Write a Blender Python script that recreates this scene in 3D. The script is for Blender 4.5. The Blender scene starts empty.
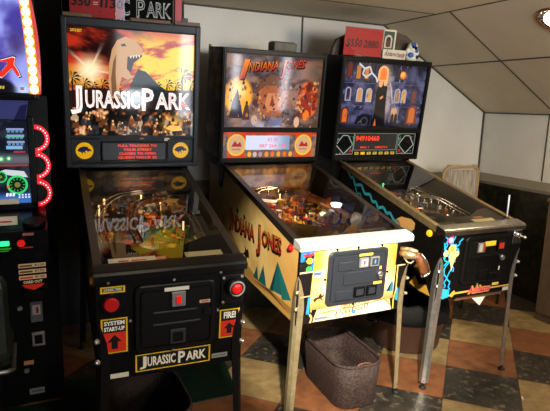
import bpy, bmesh, math, random
import numpy as np
from mathutils import Matrix, Vector
PI = math.pi
rnd = random.Random(7)
SC = bpy.context.scene
COL = SC.collection

# ------------------------------------------------------------------ colours and materials
def lin1(c):
    c = c/255.0
    return c/12.92 if c <= .04045 else ((c+.055)/1.055)**2.4
def S(r, g, b):
    return (lin1(r), lin1(g), lin1(b))

def mat(name, col, rough=.5, metal=0., spec=.5, emit=None, es=0., coat=0.):
    m = bpy.data.materials.new(name); m.use_nodes = True
    b = m.node_tree.nodes['Principled BSDF']
    b.inputs['Base Color'].default_value = (*col, 1)
    b.inputs['Roughness'].default_value = rough
    b.inputs['Metallic'].default_value = metal
    b.inputs['Specular IOR Level'].default_value = spec
    if coat: b.inputs['Coat Weight'].default_value = coat
    if emit:
        b.inputs['Emission Color'].default_value = (*emit, 1)
        b.inputs['Emission Strength'].default_value = es
    return m

def noisy(name, c1, c2, scale=20, rough=.5, detail=5, bump=0., spec=.5, metal=0., stretch=None, lo=.35, hi=.65):
    m = mat(name, c1, rough, metal, spec); nt = m.node_tree; N = nt.nodes; L = nt.links
    b = N['Principled BSDF']
    tc = N.new('ShaderNodeTexCoord'); no = N.new('ShaderNodeTexNoise'); cr = N.new('ShaderNodeValToRGB')
    no.inputs['Scale'].default_value = scale; no.inputs['Detail'].default_value = detail
    if stretch:
        mp = N.new('ShaderNodeMapping'); mp.inputs['Scale'].default_value = stretch
        L.new(tc.outputs['Object'], mp.inputs['Vector']); L.new(mp.outputs['Vector'], no.inputs['Vector'])
    else:
        L.new(tc.outputs['Object'], no.inputs['Vector'])
    cr.color_ramp.elements[0].position = lo; cr.color_ramp.elements[1].position = hi
    cr.color_ramp.elements[0].color = (*c1, 1); cr.color_ramp.elements[1].color = (*c2, 1)
    L.new(no.outputs['Fac'], cr.inputs['Fac']); L.new(cr.outputs['Color'], b.inputs['Base Color'])
    if bump:
        bp = N.new('ShaderNodeBump'); bp.inputs['Strength'].default_value = bump; bp.inputs['Distance'].default_value = .01
        L.new(no.outputs['Fac'], bp.inputs['Height']); L.new(bp.outputs['Normal'], b.inputs['Normal'])
    return m

def attr_mat(name, es, rough=.35, spec=.5, base=1.0):
    """printed artwork: the print's colour comes from the mesh's colour attribute; es > 0 makes the print glow like a back-lit translite"""
    m = bpy.data.materials.new(name); m.use_nodes = True; nt = m.node_tree; N = nt.nodes; L = nt.links
    b = N['Principled BSDF']; a = N.new('ShaderNodeVertexColor'); a.layer_name = 'Col'
    b.inputs['Roughness'].default_value = rough; b.inputs['Specular IOR Level'].default_value = spec
    if base == 1.0:
        L.new(a.outputs['Color'], b.inputs['Base Color'])
    else:
        mx = N.new('ShaderNodeMix'); mx.data_type = 'RGBA'; mx.inputs['Factor'].default_value = base
        mx.inputs['A'].default_value = (0, 0, 0, 1); L.new(a.outputs['Color'], mx.inputs['B'])
        L.new(mx.outputs['Result'], b.inputs['Base Color'])
    if es:
        L.new(a.outputs['Color'], b.inputs['Emission Color']); b.inputs['Emission Strength'].default_value = es
    return m

def glass_mat(name, tint=(1, 1, 1), ior=1.5, rough=.0):
    m = bpy.data.materials.new(name); m.use_nodes = True; nt = m.node_tree; N = nt.nodes; L = nt.links
    N.clear(); o = N.new('ShaderNodeOutputMaterial'); mx = N.new('ShaderNodeMixShader'); f = N.new('ShaderNodeFresnel')
    t = N.new('ShaderNodeBsdfTransparent'); g = N.new('ShaderNodeBsdfGlossy')
    f.inputs['IOR'].default_value = ior; t.inputs['Color'].default_value = (*tint, 1); g.inputs['Roughness'].default_value = rough
    L.new(f.outputs['Fac'], mx.inputs['Fac']); L.new(t.outputs['BSDF'], mx.inputs[1]); L.new(g.outputs['BSDF'], mx.inputs[2])
    L.new(mx.outputs['Shader'], o.inputs['Surface'])
    return m

M = {}
M['black'] = noisy('black_laminate', S(11, 10, 9), S(17, 15, 13), 60, .34, spec=.16)
M['blackgloss'] = mat('black_gloss_plastic', S(12, 12, 13), .22, spec=.3)
M['darkslate'] = mat('slate_black_frame', S(26, 29, 34), .36, spec=.35)
M['blackmetal'] = noisy('black_powder_coat', S(12, 11, 10), S(18, 16, 15), 200, .4, bump=.05, spec=.2)
M['doorgrey'] = noisy('dark_grey_powder_coat', S(36, 39, 45), S(44, 48, 55), 220, .5, bump=.05)
M['chrome'] = mat('chrome', (.8, .79, .77), .2, 1)
M['brushed'] = mat('brushed_chrome', (.9, .89, .86), .36, .55)
M['steel'] = noisy('worn_steel', (.5, .48, .44), (.64, .61, .56), 40, .3, metal=.9)
M['lockworn'] = noisy('worn_lock_bar_steel', (.42, .40, .36), (.55, .53, .48), 30, .28, metal=1)
M['goldmetal'] = noisy('gold_tinted_metal', S(176, 158, 116), S(196, 178, 136), 30, .4, metal=.7)
M['brassrail'] = noisy('dull_brass_rail', S(120, 102, 70), S(140, 120, 84), 30, .4, metal=.6)
M['darkrail'] = mat('dark_rail', S(44, 38, 33), .35, .3)
M['rubber'] = mat('black_rubber', S(14, 14, 14), .7)
M['white'] = mat('white_plastic', S(225, 222, 212), .45)
M['cream'] = mat('cream_label', S(222, 212, 186), .6)
M['grey'] = mat('grey_plastic', S(120, 120, 118), .5)
M['brown'] = noisy('brown_wood', S(88, 62, 40), S(112, 80, 52), 9, .5, stretch=(1, 8, 8))
M['walnut'] = noisy('walnut_grip', S(92, 52, 26), S(128, 76, 40), 30, .35)
M['yellow'] = mat('yellow_plastic', S(236, 186, 30), .4)
M['red'] = mat('red_plastic', S(190, 26, 24), .35)
M['orange'] = mat('orange_plastic', S(214, 110, 30), .4)
M['blue'] = mat('blue_plastic', S(40, 92, 170), .4)
M['green'] = mat('green_plastic', S(60, 120, 46), .4)
M['redlit'] = mat('lit_red_button', S(180, 20, 18), .25, emit=S(255, 30, 26), es=.5)
M['reddim'] = mat('dim_red_button', S(150, 16, 16), .3, emit=S(220, 16, 16), es=.16)
M['redled'] = mat('red_led_ring', S(160, 10, 20), .3, emit=S(250, 22, 40), es=1.15)
M['ledwhite'] = mat('pink_white_led', (1, .6, .6), .3, emit=(1, .62, .6), es=2.2)
M['greenlit'] = mat('lit_green_button', S(30, 200, 110), .3, emit=S(40, 255, 140), es=1.8)
M['bulb'] = mat('warm_bulb', (1, .8, .4), .3, emit=(1, .66, .26), es=3.2)
M['darkwire'] = mat('dark_steel_wire', (.3, .28, .25), .35, .9)
M['gilamp'] = mat('warm_playfield_bulb', (1, .8, .4), .3, emit=(1, .62, .25), es=1.6)
M['bulbbase'] = mat('lit_amber_strip', S(230, 130, 20), .4, emit=S(255, 128, 16), es=.8)
M['redglow'] = mat('lit_red_edge', S(170, 12, 12), .3, emit=S(215, 18, 14), es=.55)
M['glow'] = attr_mat('backlit_translite', 1.0, .06, .5, .25)
M['glow_mid'] = attr_mat('softly_backlit_translite', .62, .06, .5, .4)
M['glow_low'] = attr_mat('dim_translite', .42, .06, .5, .4)
M['screen'] = attr_mat('video_screen', 1.15, .12, .4, .1)
M['glow_pale'] = attr_mat('pale_backlit_translite', .9, .06, .5, .3)
M['print'] = attr_mat('printed_decal', 0, .35)
M['printmatte'] = attr_mat('printed_card', 0, .6)
M['playfield'] = attr_mat('glowing_playfield_print', .12, .32)  # print glows all over, standing in for the light of insert lamps
M['backprint'] = attr_mat('dim_back_panel_print', .10, .6)  # panel print glows faintly too, as if lamplit
M['glass'] = glass_mat('clear_glass', (.93, .94, .93), 1.78)   # both faces of the pane reflect
M['acrylic'] = glass_mat('clear_acrylic', (.9, .92, .95), 1.45)
M['fabric'] = noisy('grey_fuzzy_fabric', S(120, 112, 100), S(172, 164, 150), 18, .95, stretch=(6, 1, .5), bump=.4)
M['fringe'] = noisy('beige_fringe', S(140, 122, 96), S(176, 158, 128), 120, .95)
M['darkwood'] = mat('dark_stained_wood', S(44, 32, 24), .5)
M['lightwood'] = noisy('light_wood', S(160, 126, 80), S(184, 148, 98), 12, .45, stretch=(1, 1, 6))
M['wicker'] = noisy('dark_brown_woven', S(34, 23, 20), S(66, 46, 39), 70, .75, bump=.6)
M['wickerdark'] = noisy('very_dark_brown_woven', S(30, 20, 16), S(48, 32, 26), 70, .7, bump=.6)
M['tub'] = mat('brown_tub_plastic', S(82, 56, 44), .5)
M['linerblack'] = noisy('black_bag_lining', S(8, 8, 8), S(15, 14, 14), 30, .7, bump=.3, spec=.2)
M['olive'] = mat('dark_olive_vinyl', S(46, 48, 36), .5)
M['matgreen'] = noisy('dark_green_mat', S(14, 30, 22), S(20, 42, 30), 14, .35)
M['lampglass'] = mat('lit_lamp_bulb', (1, .95, .85), .3, emit=(1, .93, .8), es=14)
M['reflector'] = mat('fluted_reflector', (.85, .85, .85), .12, 1)
M['copper'] = mat('copper_ring', S(150, 96, 50), .35, .7)
M['daylight'] = mat('assumed_glowing_pane', (.8, .85, 1), .2, emit=(.80, .90, 1.0), es=15)  # glow of the assumed, unseen panes behind the camera

# ------------------------------------------------------------------ mesh helpers
class MB:
    def __init__(s): s.bm = bmesh.new(); s.mi = 0
    def _fin(s, faces, smooth=False):
        for f in faces: f.material_index = s.mi; f.smooth = smooth
    def box(s, c, d, rot=None, bev=0.):
        r = bmesh.ops.create_cube(s.bm, size=1); vs = r['verts']
        mt = Matrix.Translation(c) @ (rot.to_4x4() if rot else Matrix()) @ Matrix.Diagonal((*d, 1))
        bmesh.ops.transform(s.bm, matrix=mt, verts=vs)
        fs = list({f for v in vs for f in v.link_faces}); s._fin(fs)
        if bev:
            es = list({e for v in vs for e in v.link_edges})
            rr = bmesh.ops.bevel(s.bm, geom=es, offset=bev, segments=2, profile=.5, affect='EDGES')
            s._fin(rr['faces'])
        return s
    def b2(s, a, b, bev=0.):
        return s.box([(p+q)/2 for p, q in zip(a, b)], [abs(q-p) for p, q in zip(a, b)], bev=bev)
    def prism(s, pts, ax, a, b):
        """polygon pts in the other two axes (in order) extruded along axis ax from a to b"""
        def P(p, t):
            l = list(p); l.insert(ax, t); return l
        v0 = [s.bm.verts.new(P(p, a)) for p in pts]; v1 = [s.bm.verts.new(P(p, b)) for p in pts]
        n = len(pts); fs = [s.bm.faces.new(v0), s.bm.faces.new(v1[::-1])]
        for i in range(n): fs.append(s.bm.faces.new((v0[i], v0[(i+1) % n], v1[(i+1) % n], v1[i])))
        s._fin(fs); bmesh.ops.recalc_face_normals(s.bm, faces=fs); return s
    def cyl(s, p, q, r0, r1=None, n=16, caps=True, smooth=True):
        r1 = r0 if r1 is None else r1; p = Vector(p); q = Vector(q); d = (q-p)
        r = bmesh.ops.create_cone(s.bm, cap_ends=caps, segments=n, radius1=r0, radius2=r1, depth=d.length)
        mt = Matrix.Translation((p+q)/2) @ d.to_track_quat('Z', 'Y').to_matrix().to_4x4()
        bmesh.ops.transform(s.bm, matrix=mt, verts=r['verts'])
        for f in {f for v in r['verts'] for f in v.link_faces}:
            f.material_index = s.mi; f.smooth = smooth and len(f.verts) == 4
        return s
    def sph(s, c, r, sc=(1, 1, 1), n=12):
        q = bmesh.ops.create_uvsphere(s.bm, u_segments=n, v_segments=max(6, n*2//3), radius=r)
        bmesh.ops.transform(s.bm, matrix=Matrix.Translation(c) @ Matrix.Diagonal((*sc, 1)), verts=q['verts'])
        s._fin({f for v in q['verts'] for f in v.link_faces}, True); return s
    def loft(s, rings, closed=True, caps=True, smooth=False):
        vr = [[s.bm.verts.new(p) for p in r] for r in rings]; n = len(rings[0]); fs = []
        for a, b in zip(vr, vr[1:]):
            for i in range(n if closed else n-1):
                j = (i+1) % n; fs.append(s.bm.faces.new((a[i], a[j], b[j], b[i])))
        cf = []
        if caps: cf = [s.bm.faces.new(vr[0][::-1]), s.bm.faces.new(vr[-1])]
        s._fin(fs, smooth); s._fin(cf); bmesh.ops.recalc_face_normals(s.bm, faces=fs+cf); return s
    def tube(s, pts, r, n=10, closed=False):
        pts = [Vector(p) for p in pts]; rs = r if isinstance(r, (list, tuple)) else [r]*len(pts); rings = []
        N = len(pts); up = None
        for i, p in enumerate(pts):
            if closed: t = pts[(i+1) % N]-pts[i-1]
            else: t = pts[min(i+1, N-1)]-pts[max(i-1, 0)]
            t.normalize()
            if up is None: up = t.orthogonal().normalized()
            up = (up-t*up.dot(t)).normalized(); w = t.cross(up)
            rings.append([p+(up*math.cos(2*PI*k/n)+w*math.sin(2*PI*k/n))*rs[i] for k in range(n)])
        if closed: rings.append(rings[0])
        return s.loft(rings, True, not closed, True)
    def lathe(s, prof, c=(0, 0, 0), n=32, sc=(1, 1), smooth=True):
        rings = [[(c[0]+r*math.cos(2*PI*k/n)*sc[0], c[1]+r*math.sin(2*PI*k/n)*sc[1], c[2]+z) for k in range(n)] for r, z in prof]
        return s.loft(rings, True, False, smooth)
    def poly(s, pts):
        f = s.bm.faces.new([s.bm.verts.new(p) for p in pts]); s._fin([f]); return s
    def build(s, name, m, parent=None, mx=None):
        me = bpy.data.meshes.new(name); s.bm.to_mesh(me); s.bm.free()
        for k in (m if isinstance(m, (list, tuple)) else [m]): me.materials.append(k)
        return link(name, me, parent, mx)

def link(name, me, parent=None, mx=None):
    o = bpy.data.objects.new(name, me); COL.objects.link(o)
    if parent: o.parent = parent
    if mx is not None: o.matrix_local = mx
    return o
def tag(o, label, cat=None, group=None, kind=None):
    if label: o['label'] = label
    if cat: o['category'] = cat
    if group: o['group'] = group
    if kind: o['kind'] = kind
    return o
def lab(o, label): o['label'] = label; return o
def thing(name, label, cat, loc=(0, 0, 0), rz=0, group=None):
    o = bpy.data.objects.new(name, None); COL.objects.link(o); o.empty_display_size = .1
    o.location = loc; o.rotation_euler = (0, 0, rz)
    return tag(o, label, cat, group)
def struct(name, mb, m):
    o = mb.build(name, m); o['kind'] = 'structure'; return o

# ------------------------------------------------------------------ printed artwork
_tc = {}
def text_geo(s, bold=0., res=2):
    k = (s, bold)
    if k in _tc: return _tc[k]
    cu = bpy.data.curves.new('lettering', 'FONT'); cu.body = s; cu.size = 1; cu.offset = bold; cu.resolution_u = res
    cu.align_x = 'LEFT'
    o = bpy.data.objects.new('lettering', cu); COL.objects.link(o)
    me = bpy.data.meshes.new_from_object(o)
    vs = [(v.co.x, v.co.y) for v in me.vertices]; fs = [tuple(p.vertices) for p in me.polygons]
    bpy.data.objects.remove(o); bpy.data.meshes.remove(me); bpy.data.curves.remove(cu)
    _tc[k] = (vs, fs); return vs, fs

class Art:
    """layers of flat colour on one plane; place(u, v, lift) gives the 3D point"""
    def __init__(s, place, step=.0002): s.v = []; s.f = []; s.c = []; s.place = place; s.step = step; s.l = 0
    def up(s, n=1): s.l += n; return s
    def _add(s, pts, faces, cols):
        b = len(s.v)
        for (x, y) in pts: s.v.append(s.place(x, y, s.l*s.step))
        for f in faces: s.f.append([b+i for i in f])
        s.c += cols if isinstance(cols, list) else [cols]*len(pts)
    def grid(s, u0, u1, v0, v1, nu, nv, fn):
        U, V = np.meshgrid(np.linspace(u0, u1, nu+1), np.linspace(v0, v1, nv+1)); C = fn(U, V)
        C = np.clip(np.broadcast_to(C, U.shape+(3,)), 0, 255)/255.
        C = np.where(C <= .04045, C/12.92, ((C+.055)/1.055)**2.4)
        w = nu+1
        s._add(list(zip(U.ravel().tolist(), V.ravel().tolist())),
               [(j*w+i, j*w+i+1, (j+1)*w+i+1, (j+1)*w+i) for j in range(nv) for i in range(nu)], [tuple(c) for c in C.reshape(-1, 3).tolist()])
        return s.up()
    def poly(s, pts, col): s._add(pts, [tuple(range(len(pts)))], S(*col)); return s.up()
    def polys(s, lst, col):
        for p in lst: s._add(p, [tuple(range(len(p)))], S(*col))
        return s.up()
    def rect(s, u0, v0, u1, v1, col): return s.poly([(u0, v0), (u1, v0), (u1, v1), (u0, v1)], col)
    def disc(s, u, v, r, col, ry=None, n=28):
        ry = ry or r; return s.poly([(u+r*math.cos(2*PI*k/n), v+ry*math.sin(2*PI*k/n)) for k in range(n)], col)
    def ring(s, u, v, r0, r1, col, a0=0, a1=2*PI, n=32):
        a = [a0+(a1-a0)*k/n for k in range(n+1)]
        for p, q in zip(a, a[1:]):
            s._add([(u+r*math.cos(t), v+r*math.sin(t)) for r, t in ((r0, p), (r1, p), (r1, q), (r0, q))], [(0, 1, 2, 3)], S(*col))
        return s.up()
    def line(s, pts, w, col):
        for (a, b), (c, d) in zip(pts, pts[1:]):
            L = math.hypot(c-a, d-b) or 1; nx, ny = -(d-b)/L*w/2, (c-a)/L*w/2
            s._add([(a+nx, b+ny), (c+nx, d+ny), (c-nx, d-ny), (a-nx, b-ny)], [(0, 1, 2, 3)], S(*col))
        return s.up()
    def text(s, t, u, v, h, col, width=None, bold=0., shear=0., rot=0., center=False, top=None, warp=None):
        vs, fs = text_geo(t, bold); xs = [p[0] for p in vs]
        if not xs: return s
        x0, x1 = min(xs), max(xs); k = h/.70; sx = k if width is None else width/(x1-x0)
        pts = []; cols = []
        for x, y in vs:
            X = (x-x0)*sx - ((x1-x0)*sx/2 if center else 0); Y = y*k
            if warp: X, Y = warp(X, Y)
            X += shear*Y; c, q = math.cos(rot), math.sin(rot)
            pts.append((u+X*c-Y*q, v+X*q+Y*c))
            if top: f = min(1, max(0, y/.7)); cols.append(tuple(lin1(col[i]*(1-f)+top[i]*f) for i in range(3)))
        s._add(pts, fs, cols if top else S(*col)); return s.up()
    def build(s, name, m, parent=None, mx=None):
        me = bpy.data.meshes.new(name); me.from_pydata(s.v, [], s.f)
        at = me.color_attributes.new('Col', 'FLOAT_COLOR', 'POINT')
        at.data.foreach_set('color', [x for c in s.c for x in (c[0], c[1], c[2], 1.)])
        me.materials.append(m); me.update()
        # faces look towards the viewer side given by place()
        p0 = Vector(s.place(0, 0, 0)); p1 = Vector(s.place(0, 0, 1))
        if sum((pl.normal.dot(p1-p0)) for pl in me.polygons[:50]) < 0: me.flip_normals()
        return link(name, me, parent, mx)

_ng = np.random.RandomState(11).rand(64, 64)
def vnoise(x, y):
    xi = np.floor(x).astype(int); yi = np.floor(y).astype(int); fx = x-xi; fy = y-yi
    fx = fx*fx*(3-2*fx); fy = fy*fy*(3-2*fy)
    g = lambda a, b: _ng[a % 64, b % 64]
    return (g(xi, yi)*(1-fx)+g(xi+1, yi)*fx)*(1-fy)+(g(xi, yi+1)*(1-fx)+g(xi+1, yi+1)*fx)*fy
def fbm(x, y, o=4):
    t = 0; a = .5; w = 0
    for i in range(o): t = t+a*vnoise(x*2**i+i*17.3, y*2**i+i*9.1); w += a; a *= .55
    return t/w
def C3(*c): return np.array(c, float)
def mixc(a, b, f): f = np.clip(f, 0, 1)[..., None]; return a*(1-f)+b*f
def sst(a, b, x): t = np.clip((x-a)/(b-a), 0, 1); return t*t*(3-2*t)
def front(y): return lambda u, v, l: (u, y-l, v)           # plane facing -y
def leftside(x): return lambda u, v, l: (x-l, u, v)        # plane facing -x: u is the y axis

# ------------------------------------------------------------------ pinball machine
class PM: pass
def machine_base(label, P):
    """the parts every pinball table shares; P holds its measures"""
    g = PM(); g.P = P; W, hf, zb, yb, z0, L = P['W'], P['hf'], P['zb'], P['yb'], P['z0'], P['L']
    g.root = thing('pinball_machine', label, 'pinball machine', (P['x'], P['y'], 0), -P['r'])
    A = Matrix.Translation((0, 0, z0)) @ Matrix.Rotation(P['t'], 4, 'X'); g.A = A
    g.AB = A @ Matrix.Translation((0, yb, zb)) @ Matrix.Rotation(P['lean'], 4, 'X') @ Matrix.Translation((0, -yb, -zb))
    h = W/2; th = .019; k = (zb-.012-(hf-.008))/yb
    g.top = lambda y: hf-.008+k*y
    # body
    m = MB()
    side = [(0, 0), (0, hf-.010), (yb, zb-.014), (L, zb-.014), (L, 0)]
    m.prism(side, 0, -h, -h+th); m.prism(side, 0, h-th, h)
    m.b2((-h+th, 0, 0), (h-th, th, hf-.024)); m.b2((-h+th, L-th, 0), (h-th, L, zb-.014))
    m.b2((-h+th, th, .012), (h-th, L-th, .028))
    m.prism([(yb+.02, zb-.03), (yb+.02, zb-.014), (L-th, zb-.014), (L-th, zb-.03)], 0, -h+th, h-th)
    g.body = m.build('cabinet', P['body'], g.root, A)
    # side rails
    for sx in (-1, 1):
        m = MB(); x0 = sx*(h+.003); x1 = sx*(h-.028)
        t = .006
        prof = [(x0, -.03), (x0, t), (x1, t), (x1, 0), (sx*(h+.0005), 0), (sx*(h+.0005), -.03)]
        m.loft([[(x, y, g.top(y)+z-.001) for x, z in prof] for y in (.03, yb-.004)])
        lab(m.build('side_rail', P['rail'], g.root, A), P.get('raillabel', 'black metal side rail'))
    # lock bar
    m = MB(); prof = [(-.014, hf-.031), (-.016, hf-.008), (-.008, hf+.0), (.0, hf+.003), (.04, hf+.003+k*.04), (.056, hf+.002+k*.056), (.058, hf-.02), (.058, hf-.03), (.02, hf-.028), (-.004, hf-.031)]
    m.prism(prof, 0, -h-.006, h+.006)
    g.lock = lab(m.build('lock_bar', P['lockm'], g.root, A), P['locklabel'])
    # playfield glass
    m = MB(); m.prism([(.062, g.top(.062)+.001), (.062, g.top(.062)+.005), (yb-.002, g.top(yb)+.005), (yb-.002, g.top(yb)+.001)], 0, -h+.03, h-.03)
    m = MB(); m.poly([(-h+.028, .06, g.top(.06)+.003), (h-.028, .06, g.top(.06)+.003), (h-.028, yb-.003, g.top(yb)+.003), (-h+.028, yb-.003, g.top(yb)+.003)])
    m.build('playfield_glass', M['glass'], g.root, A)
    # legs
    ct, st = math.cos(P['t']), math.sin(P['t'])
    for fy in (0, 1):
        for sx in (-1, 1):
            y0 = L if fy else 0; d = -1 if fy else 1        # d: direction of the side flange
            zf = (-z0-y0*st)/ct
            zs = [(.25, .004), (.225, .018), (.16, .037), (.09, .044), (.0, .043), (-.1, .040), (zf+.035, .036)]
            rings = []
            for z, w in zs:
                spl = .004+.022*max(0, (.05-z))/(.05-zf)
                cx, cy = sx*(h+spl), y0-d*spl; c = min(.014, w*.6); t = .0035
                o = [(cx-sx*w, cy), (cx-sx*c, cy), (cx, cy+d*c), (cx, cy+d*w)]
                i = [(cx-sx*t, cy+d*w), (cx-sx*t, cy+d*c+d*t*.4), (cx-sx*c-sx*t*.4, cy+d*t), (cx-sx*w, cy+d*t)]
                rings.append([(a, b, z) for a, b in o+i])
            m = MB(); m.loft(rings)
            leg = lab(m.build('leg', P['legm'], g.root, A), P['leglabel'])
            for zc in (.17, .085):
                m = MB(); p = Vector((sx*(h-.001), y0-d*(-.001), zc)); n = Vector((sx, -d, 0)).normalized()
                m.cyl(p, p+n*.009, .011, .009, 6, smooth=False); m.sph(p+n*.009, .0085, n=8)
                m.build('leg_bolt', P['boltm'], leg)
            m = MB(); cx, cy = sx*(h+.026-.012), y0-d*(.026-.012)
            m.cyl((cx, cy, zf+.012), (cx, cy, zf+.05), .005); m.lathe([(0, .0), (.019, .0), (.021, .005), (.012, .013), (.006, .016), (0, .016)], (cx, cy, zf+.002), 16)
            lab(m.build('leg_leveler', M['rubber'], leg), 'black round leveler foot')
    # backbox shell
    B = P['Wb']/2; zt = P['zt']; D = P['L']-.002; yg = yb+.010
    zd0, zd1 = P['div']; bt, bb, bs = P['bt'], P['bb'], P['bs']
    m = MB()
    m.b2((-B, yb, zb), (-B+bs, D, zt)); m.b2((B-bs, yb, zb), (B, D, zt))
    m.b2((-B+bs, yb, zt-bt), (B-bs, D, zt)); m.b2((-B+bs, yb, zb), (B-bs, D, zb+bb))
    m.b2((-B+bs, yb+.02, zb+bb), (B-bs, yb+.035, zt-bt)); m.b2((-B+bs, D-.015, zb+bb), (B-bs, D, zt-bt))
    g.box = m.build('backbox', P['boxm'], g.root, g.AB)
    m = MB()
    e = .006
    for a, b in (((-B+.004, yb-e, zb+.004), (-B+bs-.004, yb, zt-.004)), ((B-bs+.004, yb-e, zb+.004), (B-.004, yb, zt-.004)),
                 ((-B+bs-.004, yb-e, zt-bt+.006), (B-bs+.004, yb, zt-.004)), ((-B+bs-.004, yb-e, zb+.004), (B-bs+.004, yb, zb+bb-.004)), ((-B+bs-.004, yb-e, zd0), (B-bs+.004, yb+.015, zd1))):
        m.b2(a, b, .002)
    lab(m.build('backbox_frame', P['framem'], g.root, g.AB), 'dark frame around the back glass')
    # hinge arms between backbox and cabinet
    for sx in (-1, 1):
        m = MB(); x = sx*(h+.004)
        m.prism([(yb+.02, zb-.16), (yb+.0, zb-.1), (yb-.015, zb-.03), (yb+.0, zb+.0), (yb+.09, zb+.0), (yb+.1, zb-.05), (yb+.07, zb-.16)], 0, x-.003, x+.003)
        lab(m.build('hinge_bracket', M['blackgloss'], g.root, A), 'curved black hinge bracket')
    g.u0, g.u1, g.v0, g.v1 = -B+bs-.003, B-bs+.003, zd1-.003, zt-bt+.004     # translite opening
    g.s0, g.s1 = zb+bb-.003, zd0+.003                                       # speaker panel opening
    g.yg = yg
    # coin door
    return g

def screws(g, pts, y0, y1, r, m, name='front_bolt'):
    for x, z in pts: MB().cyl((x, y0, z), (x, y1, z), r, n=10).build(name, m, g.root, g.A)
def stickers(name, mt, parent, mx, lst, y=-.0015):
    for fn in lst:
        a = Art(front(y)); fn(a); a.build(name, mt, parent, mx)
def flipper_button(g, sx, y, z, m, label):
    k = MB(); x = sx*g.P['W']/2
    k.cyl((x, y, z), (x+sx*.008, y, z), .019, n=20); k.cyl((x+sx*.008, y, z), (x+sx*.016, y, z), .013, n=16)
    lab(k.build('flipper_button', m, g.root, g.A), label)

def rrect(w, d, r, n=5):
    out = []
    for cx, cy, a0 in ((w/2-r, d/2-r, 0), (-w/2+r, d/2-r, PI/2), (-w/2+r, -d/2+r, PI), (w/2-r, -d/2+r, 1.5*PI)):
        for k in range(n+1): t = a0+PI/2*k/n; out.append((cx+r*math.cos(t), cy+r*math.sin(t)))
    return out
def coin_door(g, x0, x1, z0, z1, m):
    k = MB(); cx, cz = (x0+x1)/2, (z0+z1)/2
    ring = lambda ins: [(cx+p, cz+q) for p, q in rrect(x1-x0-2*ins, z1-z0-2*ins, .026-ins*.5)]
    L3 = lambda ins, y: [(p, y, q) for p, q in ring(ins)]
    k.loft([L3(0, 0), L3(0, -.010), L3(.004, -.014), L3(.017, -.014), L3(.019, -.009), L3(.022, -.009), L3(.024, -.016)], True, True)
    d = k.build('coin_door', m, g.root, g.A); return d

def playfield(g, fn, apron, seed, cols, apron_fn=None):
    """sloping board under the glass with an apron at the front; returns it and its height function"""
    P = g.P; h = P['W']/2-.0195; yb = P['yb']; zf, zr = P['hf']-.115, P['hf']-.115+.075
    hz = lambda y: zf+(zr-zf)*y/yb
    a = Art(lambda u, v, l: (u, v, hz(v)+l), .0004); a.grid(-h, h, .02, yb+.01, 130, 190, fn)
    rs = random.Random(seed); n0 = a.l
    for i in range(90):                      # printed inserts, arrows and bands of the playfield art
        x = rs.uniform(-h+.02, h-.02); y = rs.uniform(.24, yb-.06); q = rs.uniform(.006, .016); c = rs.choice(cols); a.l = n0+i % 5
        if i % 3 == 0: a.disc(x, y, q, c, n=12)
        elif i % 3 == 1: t = rs.uniform(-.5, .5); a.poly([(x-q*.7, y-q), (x+q*.7, y-q), (x+q*t, y+q*1.6)], c)
        else: t = rs.uniform(0, 3); dx, dy = math.cos(t), math.sin(t); a.line([(x-dx*q*2.2, y-dy*q*2.2), (x, y+q*.3), (x+dx*q*2.2, y+dy*q*2.2)], q*.6, c)
    pf = a.build('playfield', M['playfield'], g.root, g.A)
    g.hz = hz; g.h = h; return pf

def pop_bumper(pf, g, x, y, cm, body='white'):
    z = g.hz(y); k = MB(); k.lathe([(.03, 0), (.03, .004), (.018, .006), (.018, .038), (.033, .04), (.034, .046), (.026, .052), (0, .054)], (x, y, z), 18)
    k.build('pop_bumper', M[cm], pf)
def flipper(pf, g, x, y, ang, m):
    z = g.hz(y)+.008; c, s = math.cos(ang), math.sin(ang); n = 8; ring = []
    for k in range(n+1): t = ang+PI/2+PI*k/n; ring.append((x+.013*math.cos(t), y+.013*math.sin(t)))
    ex, ey = x+.075*c, y+.075*s
    for k in range(n+1): t = ang-PI/2+PI*k/n; ring.append((ex+.007*math.cos(t), ey+.007*math.sin(t)))
    k = MB(); k.prism(ring, 2, z, z+.02); k.build('flipper', m, pf)
def plastic(pf, g, pts, z, col, m=None, name='playfield_plastic'):
    k = MB(); k.prism(pts, 2, z, z+.003)
    x = sum(p[0] for p in pts)/len(pts); y = sum(p[1] for p in pts)/len(pts)
    for p in pts[::2]:
        q = (p[0]*.8+x*.2, p[1]*.8+y*.2); k.cyl((q[0], q[1], g.hz(q[1])), (q[0], q[1], z), .003, n=6)
    k.build(name, M[col] if isinstance(col, str) else col, pf)
def wire_ramp(pf, g, pts, m, w=.02):
    k = MB(); P3 = [Vector(p) for p in pts]; L = []; R = []
    for i, p in enumerate(P3):
        t = (P3[min(i+1, len(P3)-1)]-P3[max(i-1, 0)]); nrm = Vector((-t.y, t.x, 0)).normalized()*w; L.append(p+nrm); R.append(p-nrm)
    k.tube(L, .0022, 6); k.tube(R, .0022, 6); k.tube([p-Vector((0, 0, .012)) for p in P3], .0022, 6)
    for p in P3[::2]: k.cyl((p.x, p.y, g.hz(p.y)), (p.x, p.y, p.z-.012), .0025, n=6)
    k.build('wire_ramp', m, pf)
def trough_ramp(pf, g, pts, m, w=.026):
    k = MB(); P3 = [Vector(p) for p in pts]; rings = []
    for i, p in enumerate(P3):
        t = (P3[min(i+1, len(P3)-1)]-P3[max(i-1, 0)]); nr = Vector((-t.y, t.x, 0)).normalized(); u = Vector((0, 0, 1))
        rings.append([p+nr*w+u*.024, p+nr*w, p-nr*w, p-nr*w+u*.024, p-nr*(w-.003)+u*.024, p-nr*(w-.003)+u*.003, p+nr*(w-.003)+u*.003, p+nr*(w-.003)+u*.024])
    k.loft(rings); k.build('ramp', m, pf)
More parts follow.
